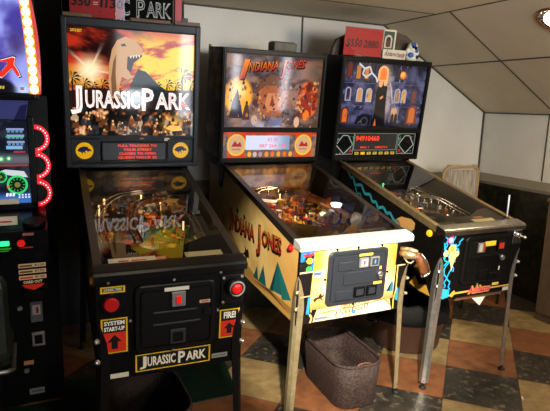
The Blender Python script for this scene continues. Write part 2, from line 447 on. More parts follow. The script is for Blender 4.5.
def smooth_path(pts, n=6):
    out = []; P3 = [Vector(p) for p in pts]
    for i in range(len(P3)-1):
        a, b, c, d = P3[max(i-1, 0)], P3[i], P3[i+1], P3[min(i+2, len(P3)-1)]
        for j in range(n):
            t = j/n; out.append(.5*((2*b)+(c-a)*t+(2*a-5*b+4*c-d)*t*t+(3*b-a-3*c+d)*t**3))
    out.append(P3[-1]); return out
def posts(pf, g, n, rs, cols, y0, y1):
    for i in range(n):
        x = rs.uniform(-g.h+.04, g.h-.04); y = rs.uniform(y0, y1); z = g.hz(y); k = MB()
        k.cyl((x, y, z), (x, y, z+.032), .006, .005, 10); k.cyl((x, y, z+.008), (x, y, z+.016), .0095, n=12)
        k.build('playfield_post', M[rs.choice(cols)], pf)
def lamps(pf, g, lst, m):
    for x, y, dz, r in lst:
        k = MB(); z = g.hz(y); k.cyl((x, y, z), (x, y, z+dz), .004, n=8); k.sph((x, y, z+dz), r, (1, 1, 1.25), 10)
        lab(k.build('playfield_lamp', m, pf), 'lit playfield lamp')
def apron(g, pf, m, cards):
    """cards: (x0, x1, ya, yb, colour, stripe colour)"""
    P = g.P; h = g.h; yA, yB = .06, .20
    zz = lambda y: g.top(y)-.014
    k = MB(); k.prism([(-h, yA), (h, yA), (h, yB+.06), (h-.09, yB+.045), (.05, yB-.03), (-.05, yB-.03), (-h+.09, yB+.045), (-h, yB+.06)], 2, 0, .005)
    for v in k.bm.verts: v.co.z += zz(v.co.y)
    a = lab(k.build('apron', m, g.root, g.A), 'front apron under the glass')
    for x0, x1, ya, yb_, col, st in cards:
        q = Art(lambda u, v, l: (u, v, zz(v)+.007+l)); q.rect(x0, ya, x1, yb_, col)
        if st:
            w = x1-x0; d = yb_-ya
            q.polys([[(x0+w*s0, ya+d*t0), (x0+w*s1, ya+d*t0), (x0+w*s1, ya+d*t1), (x0+w*s0, ya+d*t1)] for s0, s1, t0, t1 in ((.2, .42, .4, .62), (.47, .8, .42, .6), (.25, .7, .2, .28))], st)
        q.build('instruction_card', M['printmatte'], a)
    return a
def backboard(g, fn):
    a = Art(front(g.P['yb']-.012)); a.grid(-g.h, g.h, g.hz(g.P['yb']), g.top(g.P['yb'])-.004, 60, 20, fn)
    return a.build('playfield_back_panel', M['backprint'], g.root, g.A)

# ================================================================== machine 1: the dinosaur table
TILE = .3995
P1 = dict(x=.4714, y=1.8944, r=.0456, t=.0978, W=.5555, z0=.5021, yb=1.021, hf=.4389, zb=.5926, zt=1.3301, Wb=.6803, lean=.0, L=1.32,
          div=(.750, .762), bt=.044, bb=.026, bs=.030, body=M['black'], rail=M['darkrail'], lockm=M['blackmetal'], locklabel='black metal lock bar',
          legm=M['blackmetal'], leglabel='black metal leg', boltm=M['steel'], boxm=M['black'], framem=M['darkslate'])
g1 = machine_base('black pinball machine with a dinosaur sunset back glass, black legs and yellow badges', P1)
def sky1(U, V):
    u = (U-g1.u0)/(g1.u1-g1.u0); v = (V-g1.v0)/(g1.v1-g1.v0)
    n = fbm(u*5+v*2, v*13-u*3, 5); n2 = fbm(u*4+9, v*9+u*3, 4)
    right = sst(.3, .6, u)
    red = mixc(C3(28, 8, 8), C3(176, 44, 24), sst(.35, .62, n2)); yel = mixc(C3(170, 50, 22), C3(250, 200, 44), sst(.34, .52, n))
    top = mixc(red, mixc(red, yel, sst(1.06, .84, v)), right)
    f = sst(.78, .55, v); c = mixc(top, yel, np.clip(f*(.55+.45*right), 0, 1))
    d = np.hypot((u-.165)*1.15, (v-.615)); c = mixc(c, C3(255, 236, 190), sst(.2, .02, d))
    ang = np.arctan2(v-.615, (u-.165)*1.15); ray = np.clip(np.cos(ang*5+.6), 0, 1)**14*sst(.34, .05, d); c = mixc(c, C3(255, 240, 205), ray*.8)
    # crowd of warm lit shapes in the lower quarter
    n3 = fbm(u*22, v*18, 4); n4 = fbm(u*11+4, v*12, 3)
    low = mixc(C3(14, 12, 12), C3(176, 92, 44), sst(.5, .72, n3)); low = mixc(low, C3(228, 196, 150), sst(.66, .8, n3)); low = mixc(low, C3(40, 60, 74), sst(.58, .75, n4)*.7)
    fire = np.exp(-(((u-.83)/.1)**2+((v-.13)/.07)**2)); low = mixc(low, C3(255, 190, 70), fire*.95)
    low = mixc(low, C3(190, 215, 220), sst(.97, .985, u)*sst(.3, .2, v)*.6)  # pale streak at the right edge: a reflection painted into the artwork
    return mixc(c, low, sst(.47, .40, v))
a = Art(front(g1.yg)); a.grid(g1.u0, g1.u1, g1.v0, g1.v1, 150, 120, sky1)
def palm(a, x, y, s, col=(36, 20, 20)):
    fr = []
    for k in range(9):
        t = k*2*PI/9+.25; fr.append([(x, y), (x+s*.6*math.cos(t)-.12*s*math.sin(t), y+s*.6*math.sin(t)+.12*s*math.cos(t)+.1*s), (x+s*math.cos(t), y+s*math.sin(t)*.8-.1*s), (x+s*.55*math.cos(t), y+s*.5*math.sin(t)-.02*s)])
    fr.append([(x-.07*s, y), (x+.07*s, y), (x+.1*s, y-2*s), (x-.1*s, y-2*s)]); a.polys(fr, col)
for x, y, s in ((-.295, 1.045, .045), (-.24, 1.02, .038), (-.2, 1.01, .03), (-.155, 1.015, .042), (.115, 1.02, .035), (.17, 1.03, .04), (.25, 1.075, .06), (.295, 1.03, .045), (.215, 1.02, .04)): palm(a, x, y, s)
a.poly([(-.318, .98), (-.2, 1.0), (.0, .99), (.2, 1.0), (.312, 1.005), (.312, .9), (-.318, .9)], (40, 22, 18))
# a plain long-necked lizard shape in tan against the sky
a.poly([(-.03, .99), (.02, 1.1), (.06, 1.09), (.12, 1.03), (.18, .99), (.18, .95), (-.05, .95)], (30, 40, 44))
a.poly([(-.115, .95), (-.125, 1.03), (-.12, 1.12), (-.105, 1.19), (-.08, 1.235), (-.04, 1.255), (.005, 1.24), (.04, 1.205), (.045, 1.175), (.01, 1.165), (-.03, 1.16), (-.035, 1.12), (-.02, 1.075), (.0, 1.06), (-.02, 1.04), (-.06, 1.06), (-.075, 1.0), (-.06, .95)], (196, 150, 106))
a.poly([(-.11, .96), (-.112, 1.05), (-.1, 1.13), (-.085, 1.17), (-.09, 1.08), (-.085, .96)], (122, 82, 54))
a.poly([(-.03, 1.158), (.042, 1.172), (.04, 1.162), (.0, 1.13), (-.015, 1.08), (-.035, 1.1)], (44, 34, 36))
a.polys([[(-.02+.014*i, 1.163+.002*i), (-.01+.014*i, 1.164+.002*i), (-.015+.014*i, 1.148+.002*i)] for i in range(4)], (240, 228, 206))
a.poly([(-.065, 1.215), (-.045, 1.222), (-.035, 1.21), (-.055, 1.206)], (54, 34, 28))
a.poly([(-.07, 1.03), (.0, 1.06), (-.01, 1.045), (-.055, 1.015)], (160, 110, 74))
tb, tw = .897, .594
rr = random.Random(31)
L0 = a.l
for k in range(80):      # a crowd of small plain figures in warm light along the bottom
    a.l = L0+k//8
    x = rr.uniform(-.305, .30); y = .865-.1*(k/80)+rr.uniform(-.01, .01); q = rr.uniform(.009, .019); cl = rr.choice([(30, 24, 24), (52, 34, 24), (96, 56, 30), (140, 84, 44), (34, 44, 54), (176, 150, 120), (70, 30, 22)])
    a.poly([(x-q*.8, y-q*1.6), (x-q*.7, y-q*.2), (x-q*.2, y+q*.2), (x+q*.3, y+q*.2), (x+q*.8, y-q*.3), (x+q*.7, y-q*1.6)], cl); a.disc(x, y+q*.45, q*.34, rr.choice([(206, 150, 104), (228, 180, 130), (150, 96, 60), (60, 40, 32)]), q*.42, 10)
a.l = L0+14
a.polys([[(.16, .80), (.19, .818), (.235, .812), (.255, .79), (.2, .785)]], (255, 190, 90))
def jtitle(dx, dz, col, bold):
    a.text('J', -.308+dx, tb+.006+dz, .102, col, .056, bold); a.text('URASSIC', -.238+dx, tb+.004+dz, .084, col, .266, bold)
    a.text('P', .038+dx, tb-.004+dz, .110, col, .062, bold); a.text('ARK', .108+dx, tb+.004+dz, .084, col, .186, bold)
tb = .899
jtitle(.0, 0, (110, 26, 22), .05); jtitle(0, 0, (255, 252, 246), .026)
a.text('J', -.298, tb+.013, .088, (214, 130, 122), .036, -.032); a.text('URASSIC', -.2315, tb+.011, .070, (214, 130, 122), .253, -.032); a.text('P', .047, tb+.006, .092, (214, 130, 122), .042, -.032); a.text('ARK', .115, tb+.011, .070, (214, 130, 122), .172, -.032)
a.text('DATA EAST', -.296, 1.262, .013, (220, 190, 50), .052, .02)
a.build('backglass', M['glow'], g1.root, g1.AB)
def badge(a, x, y, r, flip=1):
    a.disc(x, y, r*1.06, (60, 40, 8)); a.disc(x, y, r, (236, 178, 22))
    p = [(-.95, .05), (-.6, .45), (-.1, .62), (.35, .55), (.8, .2), (.92, -.12), (.6, -.02), (.45, -.18), (.25, .05), (.05, -.1), (.2, -.45), (.0, -.3), (-.2, -.1), (-.25, -.5), (-.45, -.2), (-.75, -.1)]
    a.poly([(x+flip*px*r*.86, y+py*r*.86) for px, py in p], (30, 32, 66))
    a.poly([(x+flip*px*r, y+py*r) for px, py in ((.38, .3), (.52, .34), (.5, .22))], (236, 178, 22))
m = MB(); m.b2((g1.u0, g1.yg, g1.s0), (g1.u1, g1.yg+.008, g1.s1)); m.b2((-.32, g1.yg-.006, g1.s0+.01), (-.172, g1.yg, g1.s1-.01), .004); m.b2((.172, g1.yg-.006, g1.s0+.01), (.315, g1.yg, g1.s1-.01), .004)
sp = m.build('speaker_panel', M['darkslate'], g1.root, g1.AB)
m = MB(); m.b2((-.168, g1.yg-.012, .627), (.168, g1.yg, .729), .003)
disp = lab(m.build('score_display_bezel', M['blackgloss'], sp), 'glossy black display bezel')
a = Art(front(g1.yg-.013)); a.rect(-.160, .634, .160, .722, (52, 54, 56))
for i, (t, x, w) in enumerate((('FULL TRUCKER TO', -.085, .2), ('YOUR STREET', -.06, .15), ('CLOSED TO OPEN', -.08, .19), ('QUEEN VALUE 25', -.085, .2))):
    a.text(t, x, .703-.021*i, .0115, (255, 66, 40), w, .03)
a.build('score_display', M['glow'], sp)
for x, f in ((-.250, 1), (.245, 1)):
    a = Art(lambda u, v, l: (u, g1.yg-.008-l, v)); badge(a, x, .682, .043, f); lab(a.build('speaker_badge', M['glow_mid'], sp), 'round yellow badge with a dark dinosaur shape')
# front
def yellow_frame(a, x0, z0, x1, z1, b=.007):
    a.rect(x0, z0, x1, z1, (236, 190, 30)); a.rect(x0+b, z0+b*.8, x1-b, z1-b*.8, (18, 16, 15))
def st_small(a): yellow_frame(a, -.263, .358, -.177, .384); a.text('JURASSIC PARK', -.252, .3665, .010, (240, 232, 210), .064, .02)
def st_title(a):
    yellow_frame(a, -.143, .017, .149, .091, .006); col = (246, 236, 208)
    a.text('J', -.127, .041, .040, col, .026, .03); a.text('URASSIC', -.098, .037, .038, col, .108, .03); a.text('P', .020, .0315, .049, col, .028, .03); a.text('ARK', .051, .037, .038, col, .080, .03)
def arrow_sticker(x0, z0, x1, z1, lines):
    def fn(a):
        yellow_frame(a, x0, z0, x1, z1, .006)
        zm = z0+(z1-z0)*.60; a.poly([(x0+.006, z0+.006), (x1-.006, z0+.006), (x1-.006, zm), (x0+.006, zm)], (222, 48, 26))
        cx = (x0+x1)/2; w = (x1-x0); zb_, zt_ = z0+.018, zm-.010; zk = zb_+(zt_-zb_)*.5
        a.poly([(cx-w*.12, zb_), (cx+w*.12, zb_), (cx+w*.12, zk), (cx+w*.28, zk), (cx, zt_), (cx-w*.28, zk), (cx-w*.12, zk)], (22, 18, 16))
        n = len(lines); hh = (z1-.010-zm)/n
        for i, t in enumerate(lines): a.text(t, cx, z1-.008-hh*(i+1)+hh*.24, hh*.66, (250, 246, 230), w*.78 if n > 1 else w*.6, .04, center=True)
    return fn
def st_serial(a): a.rect(.156, .026, .221, .046, (150, 148, 140)); a.polys([[(.162+.009*k, .032), (.168+.009*k, .032), (.168+.009*k, .040), (.162+.009*k, .040)] for k in range(6)], (92, 90, 84))
def st_blank(a): a.rect(-.235, .006, -.168, .026, (226, 216, 190))
stickers('front_sticker', M['print'], g1.root, g1.A, [st_small, st_title, arrow_sticker(-.264, .114, -.170, .257, ['SYSTEM', 'START-UP']), arrow_sticker(.183, .112, .266, .237, ['FIRE!']), st_serial, st_blank])
m = MB(); m.cyl((-.226, 0, .317), (-.226, -.010, .317), .038, n=28); m.mi = 1; m.cyl((-.226, -.010, .317), (-.226, -.020, .317), .027, .024, 28)
lab(m.build('start_button', [M['blackgloss'], M['reddim']], g1.root, g1.A), 'round red start button')
m = MB(); m.b2((.182, -.006, .262), (.276, 0, .386), .003); m.cyl((.23, -.006, .335), (.236, -.038, .338), .036, .033, 28); m.mi = 1; m.sph((.237, -.039, .339), .021, (1, .5, 1), 18); m.mi = 2; m.lathe([(.0, 0)], n=3) if False else m.tube([(.237+.029*math.cos(2*PI*k/20), -.040, .339+.029*math.sin(2*PI*k/20)) for k in range(20)], .004, 6, True)
lab(m.build('launch_button', [M['blackmetal'], M['redlit'], M['grey']], g1.root, g1.A), 'lit red launch button on a black plate')
screws(g1, ((.192, .376), (.266, .376), (.192, .272)), -.006, -.010, .006, M['steel'], 'plate_screw')
cd = coin_door(g1, -.146, .160, .104, .376, M['blackmetal'])
m = MB(); m.b2((-.012, -.026, .286), (.040, -.016, .346), .003); m.mi = 1; m.b2((.005, -.030, .300), (.023, -.026, .330))
lab(m.build('coin_slot', [M['grey'], M['redlit']], cd), 'red lit coin slot')
stickers('door_label', M['print'], cd, None, [lambda a: a.rect(-.038, .349, .054, .364, (228, 224, 208)), lambda a: a.rect(.096, .286, .138, .299, (206, 178, 150)).rect(.102, .290, .132, .295, (190, 60, 40))], -.0172)
m = MB(); m.cyl((.128, -.016, .250), (.128, -.026, .250), .018, n=20); m.cyl((.128, -.026, .250), (.128, -.030, .250), .009, n=14); lab(m.build('door_lock', M['blackgloss'], cd), 'round door lock')
m = MB(); m.b2((-.016, -.021, .128), (.044, -.016, .190), .003); m.mi = 1; m.b2((-.006, -.0225, .138), (.034, -.021, .178)); lab(m.build('coin_return', [M['doorgrey'], M['blackgloss']], cd), 'square coin return')
m = MB(); m.b2((-.08, -.020, .262), (.085, -.016, .270), .002); m.b2((-.08, -.020, .212), (.10, -.016, .220), .002); m.build('door_rib', M['doorgrey'], cd)
screws(g1, ((0, .388), (-.16, .24), (.174, .24), (0, .094), (-.235, .40), (.18, .40)), -.001, -.007, .005, M['steel'])
flipper_button(g1, -1, .06, .385, M['yellow'], 'yellow flipper button'); flipper_button(g1, 1, .06, .385, M['yellow'], 'yellow flipper button')
# playfield
def pf1(U, V):
    n = fbm(U*22, V*22, 4); n2 = fbm(U*9+5, V*9, 3); n3 = fbm(U*40, V*40+7, 3)
    c = mixc(C3(22, 20, 16), C3(92, 70, 38), sst(.4, .7, n)); gr = np.exp(-(((U-.06)/.13)**2+((V-.52)/.2)**2))
    c = mixc(c, mixc(C3(40, 66, 24), C3(112, 138, 48), n3), gr*.9*sst(.3, .6, n2+.1)); c = mixc(c, C3(190, 150, 60), sst(.66, .74, n3)*.7)
    c = mixc(c, C3(40, 88, 110), sst(.68, .78, fbm(U*14+30, V*14, 3))); return c
pf = playfield(g1, pf1, None, 1, [(210, 160, 60), (96, 120, 40), (150, 90, 40), (60, 90, 110), (190, 60, 36), (226, 206, 150), (70, 60, 40)])
backboard(g1, lambda U, V: mixc(C3(18, 16, 15), C3(92, 72, 48), sst(.45, .7, fbm(U*16, V*30, 4))))
r1 = random.Random(3)
for x, y, c in ((-.05, .78, 'orange'), (.05, .84, 'white'), (.03, .70, 'orange')): pop_bumper(pf, g1, x, y, c)
flipper(pf, g1, -.085, .27, -.45, M['white']); flipper(pf, g1, .085, .27, PI+.45, M['white'])
z = lambda y, d: g1.hz(y)+d
wire_ramp(pf, g1, smooth_path([(-.2, .32, z(.3, .06)), (-.22, .5, z(.5, .07)), (-.2, .7, z(.7, .085)), (-.1, .88, z(.88, .09)), (.08, .92, z(.92, .095))]), M['darkwire'], .016)
wire_ramp(pf, g1, smooth_path([(.2, .34, z(.34, .055)), (.21, .55, z(.55, .065)), (.19, .74, z(.74, .085)), (.1, .9, z(.9, .09))]), M['brassrail'], .014)
trough_ramp(pf, g1, smooth_path([(-.06, .46, z(.46, .01)), (-.08, .6, z(.6, .05)), (-.02, .74, z(.74, .08)), (.12, .78, z(.78, .085)), (.19, .66, z(.66, .08))]), M['walnut'], .018)
for i in range(30):
    x = r1.uniform(-.22, .22); y = r1.uniform(.32, .96); s = r1.uniform(.010, .028); t = r1.uniform(0, 6)
    plastic(pf, g1, [(x+s*math.cos(t+q)*r1.uniform(.6, 1.2), y+s*math.sin(t+q)*r1.uniform(.6, 1.2)) for q in (0, 1.2, 2.3, 3.4, 4.6)], g1.hz(y)+.036, r1.choice(['green', 'orange', 'brassrail', 'yellow', 'blue', 'walnut', 'red', 'green']))
posts(pf, g1, 22, r1, ['white', 'yellow', 'red', 'orange'], .32, .95)
lamps(pf, g1, [(-.17, .9, .06, .007), (-.2, .84, .05, .006), (.11, .88, .05, .006), (.02, .94, .06, .006), (.17, .6, .04, .005)], M['gilamp'])
apron(g1, pf, M['blackgloss'], [(-.225, -.05, .07, .118, (240, 234, 220), (210, 50, 34)), (-.05, -.012, .07, .108, (232, 160, 140), None), (.065, .215, .075, .125, (226, 214, 170), None), (.02, .058, .07, .084, (200, 160, 40), None)])
k = MB(); k.cyl((-.235, .10, P1['hf']-.05), (-.235, .10, P1['hf']-.012), .010, .006, 12); lab(k.build('lane_guide', M['red'], pf), 'red plastic lane guide')
k = MB(); k.prism([(.09, .15), (.19, .13), (.2, .2), (.14, .22)], 2, P1['hf']-.04, P1['hf']-.035); lab(k.build('playfield_plastic', M['blue'], pf), 'blue plastic beside the cards')

# ================================================================== machine 2: the desert adventure table
P2 = dict(x=1.4345, y=2.0964, r=.0015, t=.0665, W=.6394, z0=.5023, yb=1.0701, hf=.4072, zb=.5989, zt=1.2987, Wb=.7075, lean=.0318, L=1.36,
          div=(.794, .826), bt=.034, bb=.03, bs=.022, body=M['black'], rail=M['darkrail'], lockm=M['brushed'], locklabel='bright chrome lock bar',
          legm=M['goldmetal'], leglabel='chrome leg tinted gold as by warm light', boltm=M['goldmetal'], boxm=M['black'], framem=M['black'])  # leg gold is warm light reflected in chrome, put into the colour
g2 = machine_base('wide pinball machine with desert art, legs tinted gold as by warm light and a pistol grip launcher', P2)
def bg2(U, V):
    u = (U-g2.u0)/(g2.u1-g2.u0); v = (V-g2.v0)/(g2.v1-g2.v0)
    n = fbm(u*7, v*9, 5); n2 = fbm(u*16+3, v*14, 4)
    c = mixc(C3(70, 52, 50), C3(150, 112, 96), sst(.35, .68, n)); c = mixc(c, C3(104, 100, 112), sst(.45, .7, n2)*.55)
    c = mixc(c, C3(90, 64, 46), sst(.78, .95, u)*.6)
    d = np.hypot((u-.14)/.15, (v-.42)/.3); c = mixc(c, C3(255, 176, 60), sst(1.05, .75, d)*.95); c = mixc(c, C3(255, 226, 150), sst(.6, .1, np.hypot((u-.16)/.15, (v-.5)/.3))*.85)
    d = np.hypot((u-.86)/.125, (v-.4)/.3); c = mixc(c, mixc(C3(120, 38, 20), C3(232, 110, 60), sst(.4, .65, n2)), sst(1.0, .8, d)*.95)
    d = np.hypot((u-.48)/.2, (v-.45)/.28); c = mixc(c, mixc(C3(140, 62, 34), C3(222, 128, 76), sst(.36, .66, fbm(u*11, v*12+2, 4))), sst(1.1, .5, d)*.85)
    low = sst(.2, .02, v); c = mixc(c, mixc(C3(96, 96, 124), C3(196, 196, 214), sst(.4, .7, n2)), low*.7*sst(.1, .3, u)*sst(.75, .5, u))
    return c
a = Art(front(g2.yg)); a.grid(g2.u0, g2.u1, g2.v0, g2.v1, 140, 110, bg2)
# generic rocks, arch and low sun in place of the collage's people
a.poly([(-.3, .88), (-.285, .97), (-.265, 1.02), (-.25, 1.06), (-.24, 1.02), (-.225, .97), (-.21, .9), (-.2, .88)], (52, 48, 62))
a.poly([(-.215, .87), (-.2, .95), (-.185, .98), (-.17, .95), (-.16, .87)], (84, 58, 54))
a.poly([(-.1, .96), (-.09, 1.05), (-.05, 1.1), (.0, 1.115), (.05, 1.09), (.075, 1.04), (.08, .96), (.05, .9), (-.06, .9)], (166, 92, 58))
a.poly([(-.12, 1.06), (-.06, 1.085), (.04, 1.085), (.1, 1.055), (.06, 1.12), (.02, 1.14), (-.05, 1.14), (-.08, 1.115)], (112, 74, 56))
a.poly([(-.065, .97), (-.045, 1.04), (.03, 1.04), (.05, .97), (.02, .93), (-.04, .93)], (206, 130, 84))
a.poly([(-.03, .96), (-.012, 1.03), (.005, .96)], (126, 62, 40)); a.poly([(.19, .9), (.2, 1.02), (.235, 1.06), (.265, 1.02), (.275, .9)], (150, 50, 34))
a.disc(.235, .905, .024, (232, 120, 40), .035); a.disc(.17, .86, .02, (220, 170, 140), .035); a.disc(-.13, .87, .022, (196, 168, 150), .03)
a.rect(-.03, .838, .06, .87, (104, 110, 150))
def wave(x, y): return x, y + .018*math.sin(x*9) 
rr = random.Random(12)
L0 = a.l
for k in range(170):
    a.l = L0+k//17
    x = rr.uniform(-.31, .31); y = rr.uniform(.83, 1.12); q = rr.uniform(.003, .010); cl = rr.choice([(70, 52, 52), (150, 96, 66), (206, 150, 96), (96, 70, 70), (190, 110, 60), (58, 44, 44), (120, 110, 130)])
    a.poly([(x-q, y-q*1.4), (x-q*.6, y+q*.6), (x+q*.2, y+q*1.1), (x+q, y-q*.2), (x+q*.7, y-q*1.5)], cl)
a.l = L0+12
for dz, dx, col, top, bold in ((-.006, .005, (46, 24, 20), None, .045), (0, 0, (186, 40, 28), (238, 140, 50), .01)):
    a.text('I', -.246+dx, 1.122+dz, .116, col, .034, bold, .30, 0, top=top)
    a.text('NDIANA', -.188+dx, 1.165+dz, .052, col, .20, bold, .25, .11, top=top)
    a.text('J', .026+dx, 1.160+dz, .080, col, .030, bold, .25, .1, top=top)
    a.text('ONES', .066+dx, 1.196+dz, .046, col, .13, bold, .25, .08, top=(206, 70, 40) if top else None)
a.build('backglass', M['glow_pale'], g2.root, g2.AB)
m = MB(); m.b2((g2.u0, g2.yg+.001, g2.s0), (g2.u1, g2.yg+.01, g2.s1)); sp = m.build('speaker_panel', M['black'], g2.root, g2.AB)
a = Art(front(g2.yg))
a.grid(g2.u0, g2.u1, g2.s0, g2.s1, 60, 20, lambda U, V: mixc(C3(90, 88, 100), C3(170, 120, 90), sst(.4, .65, fbm(U*40, V*40, 3))))
a.rect(g2.u0, g2.s1-.02, g2.u1, g2.s1-.004, (206, 66, 34))
for x in (-.240, .235):
    a.rect(x-.06, g2.s0+.004, x+.06, g2.s1-.004, (222, 74, 34)); a.disc(x, .710, .064, (246, 200, 70), .07); a.disc(x, .710, .054, (222, 176, 130), .058)
    a.poly([(x-.035, .70), (x-.012, .738), (x+.006, .715), (x+.024, .732), (x+.036, .70)], (176, 50, 50)); a.rect(x-.03, .678, x+.028, .688, (196, 130, 96))
a.rect(-.168, .63, .168, .672, (120, 96, 88))
for i, x in enumerate((-.15, -.112, -.074, -.03, .012, .056, .1, .142)): a.disc(x, .650, .014, [(250, 180, 60), (210, 190, 200), (190, 150, 160), (255, 150, 40), (240, 120, 50), (255, 160, 50), (230, 110, 40), (255, 170, 70)][i], .017)
a.build('speaker_artwork', M['glow_mid'], sp)
a = Art(front(g2.yg-.004)); a.grid(-.180, .130, .680, .772, 30, 10, lambda U, V: mixc(C3(206, 212, 236), C3(120, 140, 170), sst(-.02, .13, U)*.9+0*V))  # blue-white ground is a reflection painted over the display
a.text('42 00', -.03, .735, .022, (240, 110, 150), .075, .02); a.text('887 264 180', -.085, .695, .022, (240, 110, 150), .19, .02)
lab(a.build('score_display', M['glow'], sp), 'score display with a painted pale reflection and pink digits')
# front artwork
a = Art(front(-.0015))
def fr2(U, V):
    n = fbm(U*9, V*9, 3); c = mixc(C3(252, 222, 150), C3(255, 238, 190), sst(.3, .6, n)); e = np.maximum(sst(.17, .245, np.abs(U)), 0)
    c = mixc(c, C3(242, 140, 40), sst(.14, .235, np.abs(U))*sst(.1, .3, V)*.95); c = mixc(c, C3(250, 190, 90), sst(.45, .65, fbm(U*6+V*9+4, V*4, 3))*.35); c = mixc(c, C3(214, 140, 70), sst(.17, .06, V)*sst(.06, .2, np.abs(U))); return c
a.rect(-.319, .0, .319, .39, (20, 16, 14)); a.grid(-.243, .243, .055, .383, 60, 40, fr2)
def scroll(U, V): return mixc(C3(236, 214, 150), C3(255, 244, 200), sst(.3, .65, fbm(U*14, V*20, 3)))
a.grid(-.232, .242, .004, .066, 50, 8, scroll)
a.polys([[(-.245, .004), (-.228, .004), (-.205, .07), (-.245, .07)], [(.242, .0), (.249, .0), (.249, .07), (.225, .07)]], (22, 17, 14))
a.line([(-.23, .004), (-.21, .03), (-.18, .045), (-.1, .05), (0, .052), (.1, .06), (.19, .07), (.21, .055), (.235, .03), (.245, .006)], .005, (150, 92, 40))
for dz, dx, col, bold in ((0, 0, (196, 74, 44), .02),):
    a.text('INDIANA JONES', -.075, .052, .018, col, .17, bold, .2, .06); a.text('Pinball', -.10, .018, .026, (110, 60, 34), .19, 0, .3, .08)
a.disc(.01, .026, .012, (70, 140, 190)); a.rect(-.215, .012, -.145, .026, (120, 130, 150))
# little rider, pyramids, label
a.poly([(-.232, .118), (-.222, .132), (-.205, .134), (-.198, .15), (-.19, .152), (-.186, .138), (-.172, .146), (-.176, .134), (-.186, .126), (-.176, .112), (-.184, .114), (-.194, .124), (-.21, .122), (-.222, .11), (-.226, .114)], (70, 34, 18))
a.poly([(.195, .112), (.226, .168), (.238, .15), (.238, .108)], (50, 120, 150)); a.poly([(.198, .112), (.226, .168), (.216, .112)], (30, 40, 50))
a.rect(-.244, .236, -.184, .270, (176, 184, 206)); a.rect(-.24, .248, -.2, .262, (90, 104, 160))
# side columns
a.grid(-.316, -.244, .276, .372, 16, 24, lambda U, V: mixc(C3(24, 20, 20), C3(40, 120, 200), sst(.42, .55, fbm(U*36, V*26+3, 3))))
a.disc(-.268, .325, .016, (240, 190, 50)); a.disc(-.27, .284, .015, (60, 180, 70)); a.line([(-.3, .355), (-.27, .35), (-.25, .362)], .012, (210, 50, 30))
a.line([(-.316, .268), (-.246, .27)], .008, (222, 190, 150)); a.line([(-.305, .145), (-.25, .147)], .006, (210, 180, 120)); a.line([(-.244, .26), (-.248, .15), (-.24, .06)], .006, (220, 180, 90))
a.polys([[(-.268, .055), (-.25, .05), (-.247, .14), (-.262, .14)], [(.255, .06), (.274, .05), (.272, .12), (.262, .13)]], (50, 150, 210))
a.line([(.25, .26), (.256, .12), (.246, .06), (.25, .01)], .007, (230, 200, 80)); a.line([(-.247, .05), (-.235, .03), (-.242, .004)], .01, (226, 196, 110))
a.rect(.252, .245, .30, .252, (225, 200, 170))
a.build('front_artwork', M['print'], g2.root, g2.A)
cd = coin_door(g2, -.166, .178, .078, .358, M['doorgrey'])
m = MB()
for x0, z0, x1, z1 in ((-.115, .258, -.03, .305), (-.08, .182, .09, .25), (-.115, .105, -.02, .155)): m.b2((x0, -.021, z0), (x1, -.016, z1), .003)
m.build('door_panel', M['doorgrey'], cd)
for x0, x1, c in ((.0, .054, (236, 214, 214)), (.064, .116, (70, 84, 100))):
    m = MB(); m.b2((x0, -.028, .268), (x1, -.016, .318), .003); cs = m.build('coin_slot', M['grey'], cd)
    a = Art(front(-.0288)); a.rect(x0+.008, .276, x1-.008, .312, c); a.rect((x0+x1)/2-.004, .284, (x0+x1)/2+.004, .304, (200, 40, 60) if x0 < .05 else (150, 180, 200)); b = a.build('coin_slot_face', M['glow_mid'], cd)
stickers('door_label', M['print'], cd, None, [lambda a: a.rect(.0, .325, .080, .338, (240, 206, 70)), lambda a: a.rect(.10, .168, .15, .182, (240, 206, 70)), lambda a: a.rect(.128, .246, .14, .262, (240, 206, 70))], -.0172)
m = MB(); m.cyl((.132, -.016, .222), (.132, -.03, .222), .017, .014, 16); m.b2((.122, -.034, .2), (.138, -.026, .216)); lab(m.build('door_lock', M['steel'], cd), 'steel key lock')
for x0, x1 in ((-.015, .050), (.058, .120)):
    m = MB(); m.b2((x0, -.026, .113), (x1, -.016, .168), .004); m.mi = 1; m.b2((x0+.012, -.0275, .124), (x1-.012, -.026, .157)); lab(m.build('coin_return', [M['blackgloss'], M['doorgrey']], cd), 'black coin return cup')
screws(g2, ((0, .366), (-.176, .22), (.19, .22), (0, .07), (-.12, .366), (.14, .366)), -.001, -.006, .006, M['blackgloss'])
# pistol-grip launcher
m = MB(); m.b2((.236, -.008, .252), (.316, 0, .374), .003); la = lab(m.build('launcher_plate', M['blackgloss'], g2.root, g2.A), 'black launcher plate')
m = MB(); m.tube([(.262, -.008, .318), (.272, -.05, .318), (.30, -.07, .318)], [.02, .021, .02], 12); m.tube([(.255, -.01, .34), (.28, -.06, .345), (.30, -.085, .342)], [.012, .013, .009], 10); m.tube([(.262, -.03, .3), (.27, -.05, .28), (.285, -.06, .275), (.298, -.065, .29)], .0045, 8)
lab(m.build('launcher_frame', M['goldmetal'], la), 'gold pistol frame')
m = MB(); m.loft([[(cx+a_*math.cos(q), cy+b_*math.sin(q)*.8, cz+b_*math.sin(q)*.75*0+a_*math.cos(q)*.55) for q in [2*PI*k/14 for k in range(14)]] for cx, cy, cz, a_, b_ in ((.292, -.062, .326, .018, .016), (.318, -.076, .312, .023, .018), (.342, -.084, .278, .025, .019), (.358, -.084, .245, .027, .021), (.366, -.084, .225, .024, .018))], True, True, True)
lab(m.build('launcher_grip', M['walnut'], la), 'brown wooden pistol grip')
